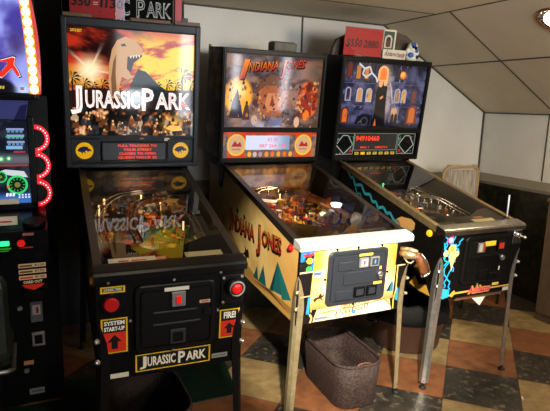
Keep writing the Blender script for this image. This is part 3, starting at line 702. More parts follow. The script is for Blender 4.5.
m = MB(); m.loft([[(cx+a_*math.cos(q), -.084+b_*math.sin(q), cz+a_*math.cos(q)*.55) for q in [2*PI*k/14 for k in range(14)]] for cx, cz, a_, b_ in ((.3655, .2255, .026, .02), (.370, .214, .026, .02))], True, True, True); m.tube([(.316, -.09, .335), (.335, -.1, .31), (.35, -.104, .275), (.364, -.103, .24)], .006, 8)
lab(m.build('grip_trim', M['chrome'], la), 'chrome trim on the grip')
# left side artwork
a = Art(leftside(-P2['W']/2-.001), .0002)
top2 = lambda y: g2.top(y)-.03
def side2(U, V):
    n = fbm(U*6, V*9, 4); c = mixc(C3(206, 168, 98), C3(238, 204, 132), sst(.3, .7, n)); c = mixc(c, C3(232, 168, 84), sst(.5, .1, U)*.6); c = mixc(c, C3(178, 146, 92), sst(.7, 1.2, U)*.6); return c
aa = Art(leftside(-P2['W']/2-.001), .0002)
U_ = np.linspace(.012, 1.35, 60)
for i in range(59):   # strips that follow the sloping upper edge
    y0_, y1_ = U_[i], U_[i+1]; t0_ = top2(min(y0_, P2['yb'])); t1_ = top2(min(y1_, P2['yb']))
    for j in range(14):
        f0, f1 = j/14, (j+1)/14; pts = [(y0_, .004+(t0_-.004)*f0), (y1_, .004+(t1_-.004)*f0), (y1_, .004+(t1_-.004)*f1), (y0_, .004+(t0_-.004)*f1)]
        C = side2(np.array([p[0] for p in pts]), np.array([p[1] for p in pts]))
        aa._add(pts, [(0, 1, 2, 3)], [tuple(lin1(x) for x in c) for c in C])
aa.up()
aa.poly([(.012, .0045), (.012, .07), (.25, .065), (.47, .055), (.70, .11), (.9, .2), (1.05, .24), (1.2, .16), (1.3, .0045)], (176, 130, 66))
aa.poly([(.012, .0045), (.012, .035), (.25, .04), (.5, .012), (.8, .0045)], (210, 160, 82)); aa.poly([(.06, .03), (.3, .062), (.52, .03), (.3, .045)], (92, 62, 30))
aa.poly([(.055, .108), (.224, .245), (.30, .066)], (30, 104, 104)); aa.poly([(.30, .066), (.224, .245), (.262, .066)], (22, 66, 70)); aa.poly([(.055, .108), (.224, .245), (.15, .07)], (36, 118, 112))
aa.poly([(.345, .062), (.395, .165), (.45, .052)], (28, 96, 98)); aa.poly([(.45, .052), (.475, .13), (.52, .055)], (24, 82, 84))
aa.poly([(.60, .155), (.615, .185), (.64, .165), (.665, .19), (.66, .15), (.69, .13), (.65, .13), (.64, .085), (.622, .13), (.59, .135)], (26, 20, 16))
def sidetext(t, u, v, h, col, w, bold, rot, **k):
    # text runs towards the front of the table (decreasing y)
    b = len(aa.v); n0 = len(aa.c); old = aa.place; aa.place = lambda x, y, l: old(-x, y, l); aa.text(t, -u, v, h, col, w, bold, 0, rot, **k); aa.place = old
for dv, col, bold, top in ((-.006, (30, 20, 14), .07, None), (0, (176, 46, 24), .0, (222, 120, 40))):
    sidetext('I', .93, .222+dv, .125, col, .035, bold, .0, top=top); sidetext('NDIANA', .885, .235+dv, .088, col, .36, bold, .06, top=top)
    sidetext('J', .50, .24+dv, .125, col, .06, bold, .05, top=top); sidetext('ONES', .43, .272+dv, .082, col, .25, bold, .1, top=top)
aa.poly([(.82, .36), (.8, .385), (.78, .36), (.8, .34)], (30, 20, 14)); aa.poly([(.70, .35), (.685, .37), (.67, .35), (.685, .335)], (30, 20, 14))
lab(aa.build('side_artwork', M['print'], g2.root, g2.A), 'tan desert side art with pyramids and red lettering')
# backbox side artwork
a = Art(leftside(-P2['Wb']/2-.001), .0002)
a.grid(P2['yb']+.03, 1.35, .63, 1.28, 14, 40, lambda U, V: mixc(C3(70, 54, 32), C3(190, 146, 74), sst(.45, .68, fbm(U*14, V*14, 4))*.9))
a.ring(1.21, 1.12, .07, .085, (150, 112, 50)); a.ring(1.21, .8, .07, .08, (120, 90, 44)); a.build('backbox_side_artwork', M['print'], g2.root, g2.AB)
m = MB(); m.sph((-P2['Wb']/2+.004, 1.34, 1.302), .012, (1, 1, .8), 8); lab(m.build('lock_latch', M['goldmetal'], g2.root, g2.AB), 'small brass latch on the corner')
flipper_button(g2, -1, .085, .365, M['red'], 'red flipper button'); flipper_button(g2, 1, .085, .365, M['red'], 'red flipper button')
def pf2(U, V):
    n = fbm(U*16, V*16, 4); n2 = fbm(U*24+8, V*24, 3); n3 = fbm(U*18+20, V*18+3, 3)
    c = mixc(C3(24, 18, 16), C3(110, 60, 34), sst(.4, .7, n)); c = mixc(c, C3(222, 166, 40), sst(.58, .64, n2)); c = mixc(c, C3(190, 40, 26), sst(.6, .66, n3)); c = mixc(c, C3(40, 80, 140), sst(.63, .68, fbm(U*20+40, V*20, 3)))
    return c
pf = playfield(g2, pf2, None, 2, [(240, 190, 50), (226, 150, 40), (200, 50, 30), (40, 90, 170), (236, 206, 130), (150, 70, 40), (40, 26, 20)])
backboard(g2, lambda U, V: mixc(C3(70, 52, 30), C3(150, 112, 58), sst(.35, .65, fbm(U*14, V*24, 4))))
for x, y, c in ((-.12, .76, 'red'), (-.02, .84, 'yellow'), (-.05, .68, 'orange')): pop_bumper(pf, g2, x, y, c)
flipper(pf, g2, -.1, .27, -.45, M['yellow']); flipper(pf, g2, .1, .27, PI+.45, M['yellow'])
z = lambda y, d: g2.hz(y)+d
trough_ramp(pf, g2, smooth_path([(.2, .34, z(.34, .02)), (.215, .5, z(.5, .05)), (.16, .66, z(.66, .075)), (.1, .84, z(.84, .085))]), M['walnut'], .03)
m = MB(); m.tube([(.245, .30, z(.3, .05)), (.2, .46, z(.46, .075)), (.15, .62, z(.62, .085))], [.018, .022, .024], 14); lab(m.build('playfield_cannon', M['walnut'], pf), 'brown barrel above the playfield')
m = MB(); m.lathe([(0, 0), (.05, 0), (.062, .012), (.05, .05), (.03, .07), (0, .075)], (.12, .5, z(.5, .02)), 20); lab(m.build('playfield_dome', M['steel'], pf), 'ribbed metal dome')
wire_ramp(pf, g2, smooth_path([(-.26, .34, z(.34, .05)), (-.27, .55, z(.55, .06)), (-.25, .76, z(.76, .08)), (-.12, .95, z(.95, .09)), (.08, .98, z(.98, .09))]), M['chrome'])
r2 = random.Random(5)
for i in range(36):
    x = r2.uniform(-.27, .27); y = r2.uniform(.30, 1.0); s = r2.uniform(.010, .028); t = r2.uniform(0, 6)
    plastic(pf, g2, [(x+s*math.cos(t+q)*r2.uniform(.6, 1.2), y+s*math.sin(t+q)*r2.uniform(.6, 1.2)) for q in (0, 1.2, 2.3, 3.4, 4.6)], g2.hz(y)+.036, r2.choice(['yellow', 'orange', 'red', 'blue', 'walnut', 'yellow', 'orange', 'cream']))
posts(pf, g2, 24, r2, ['white', 'yellow', 'red', 'orange'], .3, 1.0)
m = MB(); m.prism([(-.27, .78), (-.12, .70), (-.10, .73), (-.2, .80), (-.26, .84)], 2, z(.78, .075), z(.78, .083)); lab(m.build('playfield_plastic', mat('glowing_cream_plastic', (1, .85, .6), .3, emit=(1, .8, .5), es=.9), pf), 'glowing cream plastic at the rear left')  # plastic glows by itself, standing in for a bright streak in the glass
m = MB(); m.lathe([(0, 0), (.02, .002), (.032, .02), (.034, .03), (0, .034)], (.19, .53, z(.53, .085)), 18); lab(m.build('flash_lamp', mat('white_flash_dome', (1, 1, 1), .2, emit=(.92, 1, .97), es=2.2), pf), 'bright white flash lamp dome')
lamps(pf, g2, [(-.2, .62, .045, .006), (.02, .94, .05, .006), (-.06, .56, .04, .005), (.24, .7, .05, .005)], M['gilamp'])
apron(g2, pf, mat('yellow_apron', S(170, 140, 40), .45), [(.075, .235, .072, .125, (240, 238, 228), (200, 80, 70))])
plastic(pf, g2, [(.12, .2), (.22, .19), (.23, .25), (.13, .26)], z(.24, .06), 'red'); plastic(pf, g2, [(.2, .14), (.28, .12), (.28, .2), (.22, .22)], z(.2, .06), 'yellow')

# ================================================================== machine 3: the haunted house table
P3_ = dict(x=2.2371, y=2.0687, r=.0134, t=.0681, W=.5729, z0=.5208, yb=1.0716, hf=.3996, zb=.5811, zt=1.277, Wb=.728, lean=.0557, L=1.36,
           div=(.774, .808), bt=.034, bb=.03, bs=.026, body=M['black'], rail=M['brassrail'], raillabel='dull brass side rail', lockm=M['lockworn'], locklabel='worn steel lock bar',
           legm=M['steel'], leglabel='worn steel leg', boltm=M['steel'], boxm=M['black'], framem=M['black'])
g3 = machine_base('black pinball machine with blue lightning art, steel legs and a haunted house back glass', P3_)
def bg3(U, V):
    u = (U-g3.u0)/(g3.u1-g3.u0); v = (V-g3.v0)/(g3.v1-g3.v0); n = fbm(u*9, v*9, 4); n2 = fbm(u*20, v*18+3, 3)
    c = mixc(C3(28, 30, 50), C3(84, 84, 122), sst(.32, .7, n)); c = mixc(c, C3(20, 18, 26), sst(.75, 1.0, v)*.7)
    d = np.hypot((u-.5)/.13, (v-.5)/.55); c = mixc(c, C3(220, 190, 170), sst(1.1, .55, d)*.6); c = mixc(c, C3(14, 14, 18), sst(.12, .02, v)*.8); c = mixc(c, C3(44, 40, 60), sst(.5, .7, n2)*.4)
    return c
a = Art(front(g3.yg)); a.grid(g3.u0, g3.u1, g3.v0, g3.v1, 110, 90, bg3)
def arch(a, x, z, w, h, col, glow):
    p = [(x-w/2, z), (x+w/2, z)]+[(x+w/2*math.cos(PI*k/8), z+h+w/2*math.sin(PI*k/8)) for k in range(9)]; a.poly(p, col)
    q = [(x-w*.3, z+.008), (x+w*.3, z+.008)]+[(x+w*.3*math.cos(PI*k/8), z+h+w*.3*math.sin(PI*k/8)) for k in range(9)]; a.poly(q, glow)
for x, z_, w, h, c, gl in ((-.295, 1.14, .05, .08, (70, 44, 40), (110, 50, 40)), (-.225, 1.13, .055, .08, (50, 40, 40), (176, 110, 50)), (-.16, 1.13, .05, .07, (50, 40, 40), (206, 120, 50)), (.11, 1.13, .07, .07, (30, 30, 40), (40, 40, 54)), (.22, 1.13, .08, .07, (56, 58, 84), (70, 72, 104)),
                          (-.29, .99, .045, .07, (150, 150, 180), (60, 40, 50)), (-.20, .985, .05, .07, (160, 160, 190), (200, 140, 50)), (-.125, .985, .05, .07, (160, 160, 190), (214, 150, 60)), (.11, .985, .05, .075, (150, 150, 180), (150, 110, 60)), (.165, .985, .045, .075, (150, 150, 180), (206, 150, 60)), (.255, .985, .06, .07, (60, 56, 76), (110, 60, 50)),
                          (-.30, .84, .06, .08, (90, 40, 24), (206, 100, 40)), (.10, .85, .08, .08, (120, 112, 130), (200, 150, 110)), (.255, .84, .09, .09, (110, 52, 30), (190, 100, 46))): arch(a, x, z_, w, h, c, gl)
a.disc(.135, 1.175, .026, (224, 120, 40)); a.disc(.13, 1.18, .016, (246, 180, 90))
arch(a, -.03, 1.13, .085, .06, (240, 170, 110), (236, 120, 50))
a.poly([(-.22, .835), (-.2, .885), (-.16, .905), (-.08, .9), (-.07, .835)], (20, 20, 26)); a.disc(-.14, .855, .03, (60, 60, 74)); a.disc(-.14, .855, .02, (22, 22, 28))
rr = random.Random(5)
L0 = a.l
for k in range(120):
    a.l = L0+k//12
    x = rr.uniform(-.325, .305); y = rr.uniform(.83, 1.24); q = rr.uniform(.004, .011)
    if abs(x+.03) < .07: continue
    a.line([(x, y), (x+rr.choice([0, q*1.5]), y+q*rr.choice([1.2, 2.4]))], q*.5, rr.choice([(120, 118, 160), (40, 40, 62), (160, 150, 170), (60, 56, 90), (150, 90, 60), (30, 28, 40)]))
a.l = L0+12
for x in (-.255, -.09, .065, .2): a.line([(x, .83), (x, 1.24)], .004, (46, 46, 70))
for y in (.96, 1.11): a.line([(-.33, y), (-.09, y)], .004, (84, 82, 116)); a.line([(.05, y), (.305, y)], .004, (80, 78, 112))
# plain dark standing shape in the middle
a.poly([(-.082, .822), (-.07, .93), (-.075, 1.05), (-.062, 1.10), (-.04, 1.12), (-.01, 1.12), (.012, 1.09), (.015, 1.0), (.02, .92), (.03, .822)], (18, 16, 20))
a.disc(-.045, 1.112, .017, (226, 160, 110), .024); a.disc(-.008, 1.12, .016, (232, 170, 120), .022); a.poly([(-.065, .825), (-.055, .875), (-.045, .825)], (220, 100, 40)); a.poly([(-.04, 1.02), (-.015, 1.035), (-.012, 1.02), (-.035, 1.005)], (214, 130, 90))
a.poly([(-.22, .84), (-.21, .91), (-.195, .92), (-.185, .84)], (24, 22, 26)) if False else None
for x in (.085, .115): a.poly([(x-.015, .838), (x-.012, .9), (x, .915), (x+.012, .9), (x+.015, .838)], (40, 30, 34))
a.line([(-.235, 1.235), (-.19, 1.205), (-.15, 1.22), (-.13, 1.18), (-.17, 1.15), (-.2, 1.17), (-.19, 1.205)], .012, (190, 196, 206)); a.line([(-.13, 1.18), (-.09, 1.15), (-.075, 1.12)], .012, (200, 200, 206)); a.line([(.03, 1.12), (.05, 1.07), (.07, .98)], .006, (200, 190, 190))
a.build('backglass', M['glow_pale'], g3.root, g3.AB)
m = MB(); m.b2((g3.u0, g3.yg+.001, g3.s0), (g3.u1, g3.yg+.01, g3.s1)); sp = m.build('speaker_panel', M['blackgloss'], g3.root, g3.AB)
a = Art(front(g3.yg))
for cx in (-.27, .25):
    x0, x1, z0_, z1_ = cx-.078, cx+.07, .624, .770
    rr = random.Random(9)
    a.rect(x0, z0_, x1, z1_, (22, 26, 26)); L0 = a.l
    for k in range(46):
        a.l = L0+k//8
        x = rr.uniform(x0+.008, x1-.012); z_ = rr.uniform(z0_+.008, z1_-.008); a.line([(x, z_), (x+rr.uniform(-.016, .016), z_+rr.uniform(-.016, .016))], .004, rr.choice([(110, 120, 112), (150, 156, 146), (70, 82, 78)]))
    a.poly([(cx-.066, .69), (cx-.02, .752), (cx+.02, .752), (cx+.062, .69), (cx, .628)], (12, 13, 14))
    a.line([(cx-.068, .69), (cx-.02, .755), (cx+.02, .755), (cx+.064, .69), (cx, .626), (cx-.068, .69)], .006, (158, 166, 158)); a.line([(x0, z0_), (x1, z0_), (x1, z1_), (x0, z1_), (x0, z0_)], .005, (130, 138, 132))
    s_ = 1 if cx < 0 else -1
    a.disc(cx+s_*.055, .648, .010, (206, 30, 40)); a.line([(cx+s_*.05, .665), (cx+s_*.07, .72), (cx+s_*.06, .75)], .006, (40, 150, 84)); a.disc(cx+s_*.045, .632, .007, (150, 24, 40))
a.rect(-.186, .618, .170, .642, (40, 36, 22))
for i in range(7): a.rect(-.184+.0505*i, .620, -.184+.0505*i+.034, .640, [(186, 160, 40), (255, 176, 20), (196, 172, 60), (190, 168, 60), (186, 160, 50), (200, 176, 60), (196, 170, 40)][i]); a.rect(-.184+.0505*i+.01, .626, -.184+.0505*i+.022, .634, (90, 70, 20) if i != 1 else (255, 210, 80))
a.build('speaker_artwork', M['glow_mid'], sp)
a = Art(front(g3.yg-.002)); a.line([(-.194, .652), (.163, .652), (.163, .770), (-.194, .770), (-.194, .652)], .005, (110, 116, 112)); a.rect(-.19, .656, .16, .766, (46, 44, 42))
a.text('94910460', -.185, .718, .034, (255, 74, 40), .195, .03); a.text('BALL 1', -.14, .666, .012, (255, 66, 40), .07, .03); a.text('CREDITS 2', -.02, .666, .012, (255, 66, 40), .11, .03)
lab(a.build('score_display', M['glow'], sp), 'dark score display with orange red digits')
# front artwork
a = Art(front(-.0015)); rr = random.Random(21)
def bolt(a, pts, col, w):
    P = [pts[0]]
    for p, q in zip(pts, pts[1:]):
        n = 3
        for k in range(1, n+1): P.append((p[0]+(q[0]-p[0])*k/n+(rr.uniform(-.012, .012) if k < n else 0), p[1]+(q[1]-p[1])*k/n+(rr.uniform(-.012, .012) if k < n else 0)))
    a.line(P, w, col)
for pts in ([(-.275, .37), (-.25, .34), (-.265, .3), (-.235, .25)], [(-.2, .375), (-.235, .33), (-.19, .30), (-.15, .345)], [(-.27, .25), (-.23, .21), (-.25, .15), (-.2, .1), (-.205, .05)], [(-.235, .25), (-.2, .2), (-.23, .12), (-.24, .07)], [(-.26, .2), (-.225, .23), (-.19, .16)], [(-.21, .30), (-.17, .27)], [(-.275, .33), (-.26, .24)], [(-.22, .365), (-.22, .31)]): bolt(a, pts, (36, 168, 230), .008)
a.poly([(-.262, .345), (-.245, .368), (-.222, .362), (-.22, .332), (-.24, .318)], (196, 50, 150)); a.disc(-.236, .343, .014, (232, 190, 220))
a.disc(-.218, .292, .026, (240, 196, 120), .024); a.disc(-.218, .292, .015, (246, 150, 60)); a.disc(-.258, .27, .018, (236, 200, 140)); a.disc(-.185, .262, .018, (236, 196, 130))
a.poly([(-.235, .27), (-.2, .275), (-.185, .24), (-.2, .2), (-.205, .16), (-.215, .2), (-.235, .24)], (236, 200, 130))
# golden broom-like bar along the bottom
a.poly([(-.272, .018), (-.272, .058), (-.24, .066), (-.2, .056), (-.195, .016), (-.235, .006)], (50, 170, 200)); a.poly([(-.2, .022), (-.165, .05), (-.155, .036), (-.155, .026), (-.175, .008)], (214, 160, 70)); a.poly([(-.16, .024), (.27, .030), (.27, .038), (-.16, .036)], (206, 160, 70))
for dx, col, bold in ((0, (196, 150, 70), .13), (0, (198, 30, 80), .03)): a.text('Addams', -.062, .018, .036, col, .165, bold, .1)
a.build('front_artwork', M['print'], g3.root, g3.A)
cd = coin_door(g3, -.136, .186, .076, .352, M['blackmetal'])
for x0, x1 in ((-.058, -.006), (.088, .132)):
    m = MB(); m.b2((x0, -.028, .262), (x1, -.016, .318), .003); m.build('coin_slot', M['steel'] if x0 < 0 else M['blackmetal'], cd)
stickers('coin_slot_face', M['glow_low'], cd, None, [lambda a: a.rect(-.052, .268, -.026, .312, (206, 204, 180)).rect(-.022, .27, -.008, .308, (216, 60, 40)), lambda a: a.rect(.094, .274, .13, .308, (226, 60, 34))], -.0288)
stickers('door_label', M['print'], cd, None, [lambda a: a.rect(-.004, .292, .078, .320, (246, 214, 40)), lambda a: a.rect(.084, .142, .136, .166, (236, 214, 190)).rect(.092, .15, .128, .156, (196, 60, 50))], -.0172)
m = MB(); m.cyl((.137, -.016, .217), (.137, -.03, .217), .018, .014, 16); lab(m.build('door_lock', M['steel'], cd), 'steel key lock')
m = MB()
for i in range(4): m.b2((-.11+.062*i, -.019, .11), (-.06+.062*i, -.016, .24), .002)
m.build('door_rib', M['blackgloss'], cd)
m = MB(); m.b2((-.02, -.026, .1), (.045, -.016, .16), .004); m.b2((.055, -.026, .1), (.12, -.016, .135), .004); lab(m.build('coin_return', M['blackgloss'], cd), 'black coin return cup')
stickers('front_label', M['print'], g3.root, g3.A, [lambda a: a.rect(.116, .044, .166, .060, (226, 190, 110)), lambda a: a.rect(.205, -.0, .262, .0225, (176, 172, 156))], -.0022)
m = MB(); m.b2((.216, -.006, .285), (.282, 0, .366), .002); m.cyl((.25, -.006, .335), (.25, -.03, .335), .013, n=16); m.cyl((.25, -.03, .335), (.25, -.05, .335), .005, n=10); m.sph((.25, -.054, .335), .010, n=12)
lab(m.build('plunger', M['chrome'], g3.root, g3.A), 'chrome plunger on a steel plate')
screws(g3, ((.01, .372), (-.19, .22), (0, .066)), -.001, -.007, .006, M['steel'])
m = MB(); m.b2((-.12, .02, -.03), (.23, .12, -.001)); lab(m.build('underside_board', M['brown'], g3.root, g3.A), 'wooden strip under the cabinet front')
m = MB(); m.prism([(.0, -.028), (.10, -.030), (.066, -.082)], 1, .016, .018); lab(m.build('paper_tag', M['white'], g3.root, g3.A), 'white paper triangle hanging under the front')
# left side lightning
a = Art(leftside(-P3_['W']/2-.001), .0002)
pts = [(.992, .54), (.93, .49), (.90, .50), (.874, .451), (.80, .47), (.75, .42), (.693, .430), (.66, .39), (.62, .40), (.596, .368), (.54, .385), (.50, .355), (.47, .37), (.42, .33), (.39, .345), (.36, .31)]
a.line(pts, .018, (40, 128, 138)); a.line([(.874, .455), (.84, .40), (.80, .41), (.77, .36)], .012, (30, 100, 112)); a.line([(.6, .37), (.56, .32), (.53, .33)], .01, (30, 100, 112))
lab(a.build('side_lightning', M['print'], g3.root, g3.A), 'blue green lightning on the black side')
a = Art(leftside(-P3_['W']/2-.001), .0002); a.poly([(.235, .335), (.235, .372), (.27, .385), (.36, .375), (.41, .345), (.40, .315), (.33, .30), (.27, .31)], (176, 132, 74)); a.poly([(.24, .318), (.30, .322), (.38, .312), (.36, .285), (.27, .29)], (40, 110, 108))
lab(a.build('side_cloud', M['print'], g3.root, g3.A), 'tan and teal cloud shape on the black side')
for pts, c in (([(.04, .01), (.08, .06), (.14, .04), (.18, .08), (.22, .02), (.14, .006)], (190, 146, 56)), ([(.3, .01), (.36, .09), (.44, .05), (.46, .008)], (150, 108, 44)), ([(.09, .15), (.15, .2), (.2, .12), (.14, .10)], (120, 84, 40))):
    a = Art(leftside(-P3_['W']/2-.001), .0002); a.poly(pts, c); lab(a.build('side_flame', M['print'], g3.root, g3.A), 'golden flame shape on the black side')
flipper_button(g3, -1, .105, .352, M['yellow'], 'yellow flipper button'); flipper_button(g3, 1, .105, .352, M['yellow'], 'yellow flipper button')
def pf3(U, V):
    n = fbm(U*14, V*14, 4); n2 = fbm(U*22+8, V*22, 3); c = mixc(C3(30, 27, 24), C3(84, 74, 62), sst(.4, .7, n)); c = mixc(c, C3(120, 100, 70), sst(.62, .7, n2))
    d = np.hypot((U+.12)/.13, (V-.48)/.14); c = mixc(c, C3(206, 96, 34), sst(1.1, .8, d)*.9); c = mixc(c, C3(60, 80, 120), sst(1.3, 1.15, d)*sst(1.0, 1.15, d)*.6); return c
pf = playfield(g3, pf3, None, 3, [(150, 140, 120), (206, 110, 50), (196, 186, 140), (70, 90, 130), (110, 90, 60), (180, 60, 50), (50, 44, 40)]); backboard(g3, lambda U, V: mixc(C3(20, 18, 17), C3(56, 46, 40), sst(.4, .7, fbm(U*14, V*24, 4))))
z = lambda y, d: g3.hz(y)+d
for x, y, c in ((-.12, .8, 'white'), (-.02, .86, 'red'), (-.04, .74, 'white')): pop_bumper(pf, g3, x, y, c)
flipper(pf, g3, -.085, .27, -.45, M['cream']); flipper(pf, g3, .085, .27, PI+.45, M['cream'])
wire_ramp(pf, g3, smooth_path([(-.2, .5, z(.5, .06)), (-.1, .62, z(.62, .09)), (.06, .64, z(.64, .095)), (.16, .56, z(.56, .09)), (.2, .4, z(.4, .06))]), M['chrome'])
wire_ramp(pf, g3, smooth_path([(.22, .36, z(.36, .05)), (.22, .6, z(.6, .07)), (.16, .85, z(.85, .09))]), M['chrome'])
m = MB(); m.b2((-.135, .55, z(.56, .0)), (-.075, .6, z(.56, .085)), .006); m.b2((-.145, .54, z(.56, .085)), (-.065, .61, z(.56, .095)), .004); lab(m.build('playfield_tower', M['brown'], pf), 'brown tower on the playfield')
r3 = random.Random(8)
m = MB(); m.prism([(-.25, .36), (-.12, .30), (-.06, .36), (-.1, .44), (-.22, .46)], 2, z(.4, .05), z(.4, .054)); lab(m.build('playfield_plastic', M['orange'], pf), 'large orange plastic')
for i in range(28):
    x = r3.uniform(-.22, .23); y = r3.uniform(.28, 1.0); s = r3.uniform(.010, .024); t = r3.uniform(0, 6)
    plastic(pf, g3, [(x+s*math.cos(t+q)*r3.uniform(.6, 1.2), y+s*math.sin(t+q)*r3.uniform(.6, 1.2)) for q in (0, 1.2, 2.3, 3.4, 4.6)], g3.hz(y)+.036, r3.choice(['grey', 'cream', 'blue', 'walnut', 'grey', 'doorgrey', 'orange']))
posts(pf, g3, 20, r3, ['white', 'cream', 'red', 'white'], .3, .95)
lamps(pf, g3, [(.06, .36, .05, .006), (.03, .33, .045, .005), (-.1, .92, .05, .004)], M['bulb'])
k = MB(); k.cyl((-.04, .9, z(.9, 0)), (-.04, .9, z(.9, .09)), .004, n=8); k.sph((-.04, .9, z(.9, .095)), .007); lab(k.build('playfield_lamp', M['greenlit'], pf), 'small green lamp')
apron(g3, pf, mat('dark_grey_apron', S(52, 46, 40), .4), [(-.245, -.125, .075, .115, (196, 190, 140), None), (.01, .17, .075, .125, (206, 198, 146), None), (-.28, -.2, .16, .2, (150, 168, 140), None), (.05, .12, .135, .155, (196, 120, 100), None)])

# ================================================================== things standing on the machines
def on_top(P, AB, u, y, z):   # point above the backbox
    E = Matrix.Translation((P['x'], P['y'], 0)) @ Matrix.Rotation(-P['r'], 4, 'Z')
    return E @ AB @ Vector((u, y, z))
def top_matrix(P, g): return Matrix.Translation((P['x'], P['y'], 0)) @ Matrix.Rotation(-P['r'], 4, 'Z') @ g.AB
def place_on(o, P, g, u, y, z): o.matrix_world = top_matrix(P, g) @ Matrix.Translation((u, y, z))
T1 = P1['zt']; Y1 = P1['yb']
def price_card(label, P, g, u, y, w, h, lines, top):
    t = thing('price_card_holder', label, 'price card'); place_on(t, P, g, u, y, P['zt']+.0005)
    m = MB(); m.b2((-w/2, -.003, .0), (w/2, 0, .004)); m.b2((-w/2, -.004, .004), (w/2, -.002, h)); m.b2((-w/2, .004, .004), (w/2, .006, h)); m.b2((-w/2, -.02, 0), (w/2, .03, .003)); m.build('clear_holder', M['acrylic'], t)
    a = Art(lambda u_, v_, l: (u_, .003-l*.5, v_)); a.rect(-w/2+.004, .006, w/2-.004, h-.004, (214, 44, 32))
    for tx, x, zz_, hh, ww, b, col in lines: a.text(tx, x, zz_, hh, col, ww, b, .12)
    lab(a.build('price_card', M['printmatte'], t), 'red card with black figures'); return t
BLK = (26, 14, 14)
price_card('red price card in a clear holder on the black dinosaur machine', P1, g1, -.166, Y1+.055, .262, .115, [('350', -.12, .055, .040, .088, .035, BLK), ('=', -.02, .055, .03, .022, .02, (255, 214, 190)), ('1', .012, .055, .040, .012, .03, BLK), ('130', .036, .055, .040, .085, .035, BLK), ('*', .006, .018, .02, .012, .03, BLK)], 0)
price_card('red price card in a clear holder on the haunted house machine', P3_, g3, -.188, P3_['yb']+.05, .305, .185,
           [('$550', -.135, .062, .045, .12, .02, BLK), ('2880.', .0, .062, .045, .13, .02, BLK), ('1', -.055, .106, .014, .008, .02, BLK), ('*', .0, .112, .014, .012, .02, BLK), ('*', .1, .112, .014, .012, .02, BLK)], 0)
t = thing('topper_sign', 'black lettered sign standing on top of the dinosaur machine', 'sign'); place_on(t, P1, g1, -.035, Y1+.278, T1+.0005)
MATTE = mat('matte_black_board', S(14, 14, 14), .8, spec=.1)
m = MB(); m.b2((-.295, 0, 0), (.295, .010, .165), .002); m.build('sign_board', MATTE, t)
M['signprint'] = attr_mat('matte_sign_print', 0, .8, .1)
a = Art(front(-.001)); a.line([(-.288, .012), (.288, .012), (.288, .16), (-.288, .16), (-.288, .012)], .004, (120, 124, 124))
for col, b, e_ in (((196, 200, 200), .028, 0), ((12, 12, 12), -.020, .0030)):
    a.text('J', -.27+e_, .034+e_, .094-2*e_, col, .04-2*e_, b); a.text('URASSIC', -.222+e_, .040+e_, .080-2*e_, col, .275-2*e_, b); a.text('P', .088+e_, .034+e_, .092-2*e_, col, .046-2*e_, b); a.text('ARK', .140+e_, .04+e_, .078-2*e_, col, .138-2*e_, b)
a.build('sign_lettering', M['signprint'], t)
m = MB(); m.b2((.297, .001, 0), (.336, .012, .19), .002); lab(m.build('side_block', M['red'], t), 'red strip at the right end')
m = MB(); m.b2((.337, .001, 0), (.372, .014, .05), .002); lab(m.build('end_block', M['blackgloss'], t), 'small black end block')
for (u0, u1, lb) in ((-.328, -.197, 'brown wooden strip lying under the red price card of the dinosaur machine'), (.205, .338, 'brown wooden strip lying at the right end of the dinosaur machine top')):
    m = MB(); m.b2((-(u1-u0)/2, -.018, 0), ((u1-u0)/2, .018, .018), .002); o = m.build('wooden_strip', M['brown']); tag(o, lb, 'wood strip', 'wooden strips on the dinosaur machine'); place_on(o, P1, g1, (u0+u1)/2, Y1+.022, T1+.0005)
m = MB(); m.b2((-.11, -.018, 0), (.09, .018, .016), .002); o = m.build('wooden_strip', M['brown']); tag(o, 'long brown wooden strip lying below the black topper sign', 'wood strip', 'wooden strips on the dinosaur machine'); place_on(o, P1, g1, .095, Y1+.022, T1+.0005)
m = MB(); m.b2((-.08, -.05, 0), (.08, .05, .052), .006); m.b2((-.07, -.04, .052), (.07, .04, .058), .003); o = m.build('small_box', noisy('grey_brown_card', S(96, 90, 82), S(116, 110, 100), 30, .7)); tag(o, 'small grey brown box on top of the desert machine', 'box'); place_on(o, P2, g2, .085, P2['yb']+.12, P2['zt']+.0005)
Y3 = P3_['yb']; T3 = P3_['zt']
m = MB(); pts = [(-.40+.02, 0), (.315, 0), (.30, .06), (.26, .13), (.2, .165), (.12, .18), (.05, .17), (-.05, .15), (-.25, .15), (-.35, .10), (-.375, .05)]
m.prism(pts, 1, 0, .03); m.prism([(x*.94, z_*.9) for x, z_ in pts], 1, -.004, 0); o = m.build('topper_board', M['brown']); tag(o, 'dark brown arched board behind the signs on the haunted house machine', 'topper'); place_on(o, P3_, g3, 0, Y3+.12, T3+.0005)
o.data.materials[0] = noisy('dark_brown_wood', S(62, 48, 36), S(84, 66, 50), 9, .55, stretch=(1, 8, 8))
t = thing('picture_frame', 'small framed picture of a dark arch on the haunted house machine', 'picture frame'); place_on(t, P3_, g3, .027, Y3+.075, T3+.0005)
m = MB(); m.b2((-.055, 0, 0), (.055, .012, .012)); m.b2((-.055, 0, .178), (.055, .012, .19)); m.b2((-.055, 0, .012), (-.043, .012, .178)); m.b2((.043, 0, .012), (.055, .012, .178)); m.build('frame', M['cream'], t)
a = Art(front(.005)); a.rect(-.045, .01, .045, .18, (58, 72, 56)); arch(a, 0, .07, .062, .055, (206, 200, 176), (46, 30, 30)); a.poly([(-.008, .075), (-.008, .12), (.008, .12), (.008, .075)], (120, 40, 40)); a.build('picture', M['printmatte'], t)
t = thing('name_sign', 'white sign with purple script lettering on the haunted house machine', 'sign'); place_on(t, P3_, g3, .066, Y3+.045, T3+.0005)
m = MB(); m.b2((-.096, 0, 0), (.096, .01, .062), .003); m.build('sign_board', M['cream'], t)
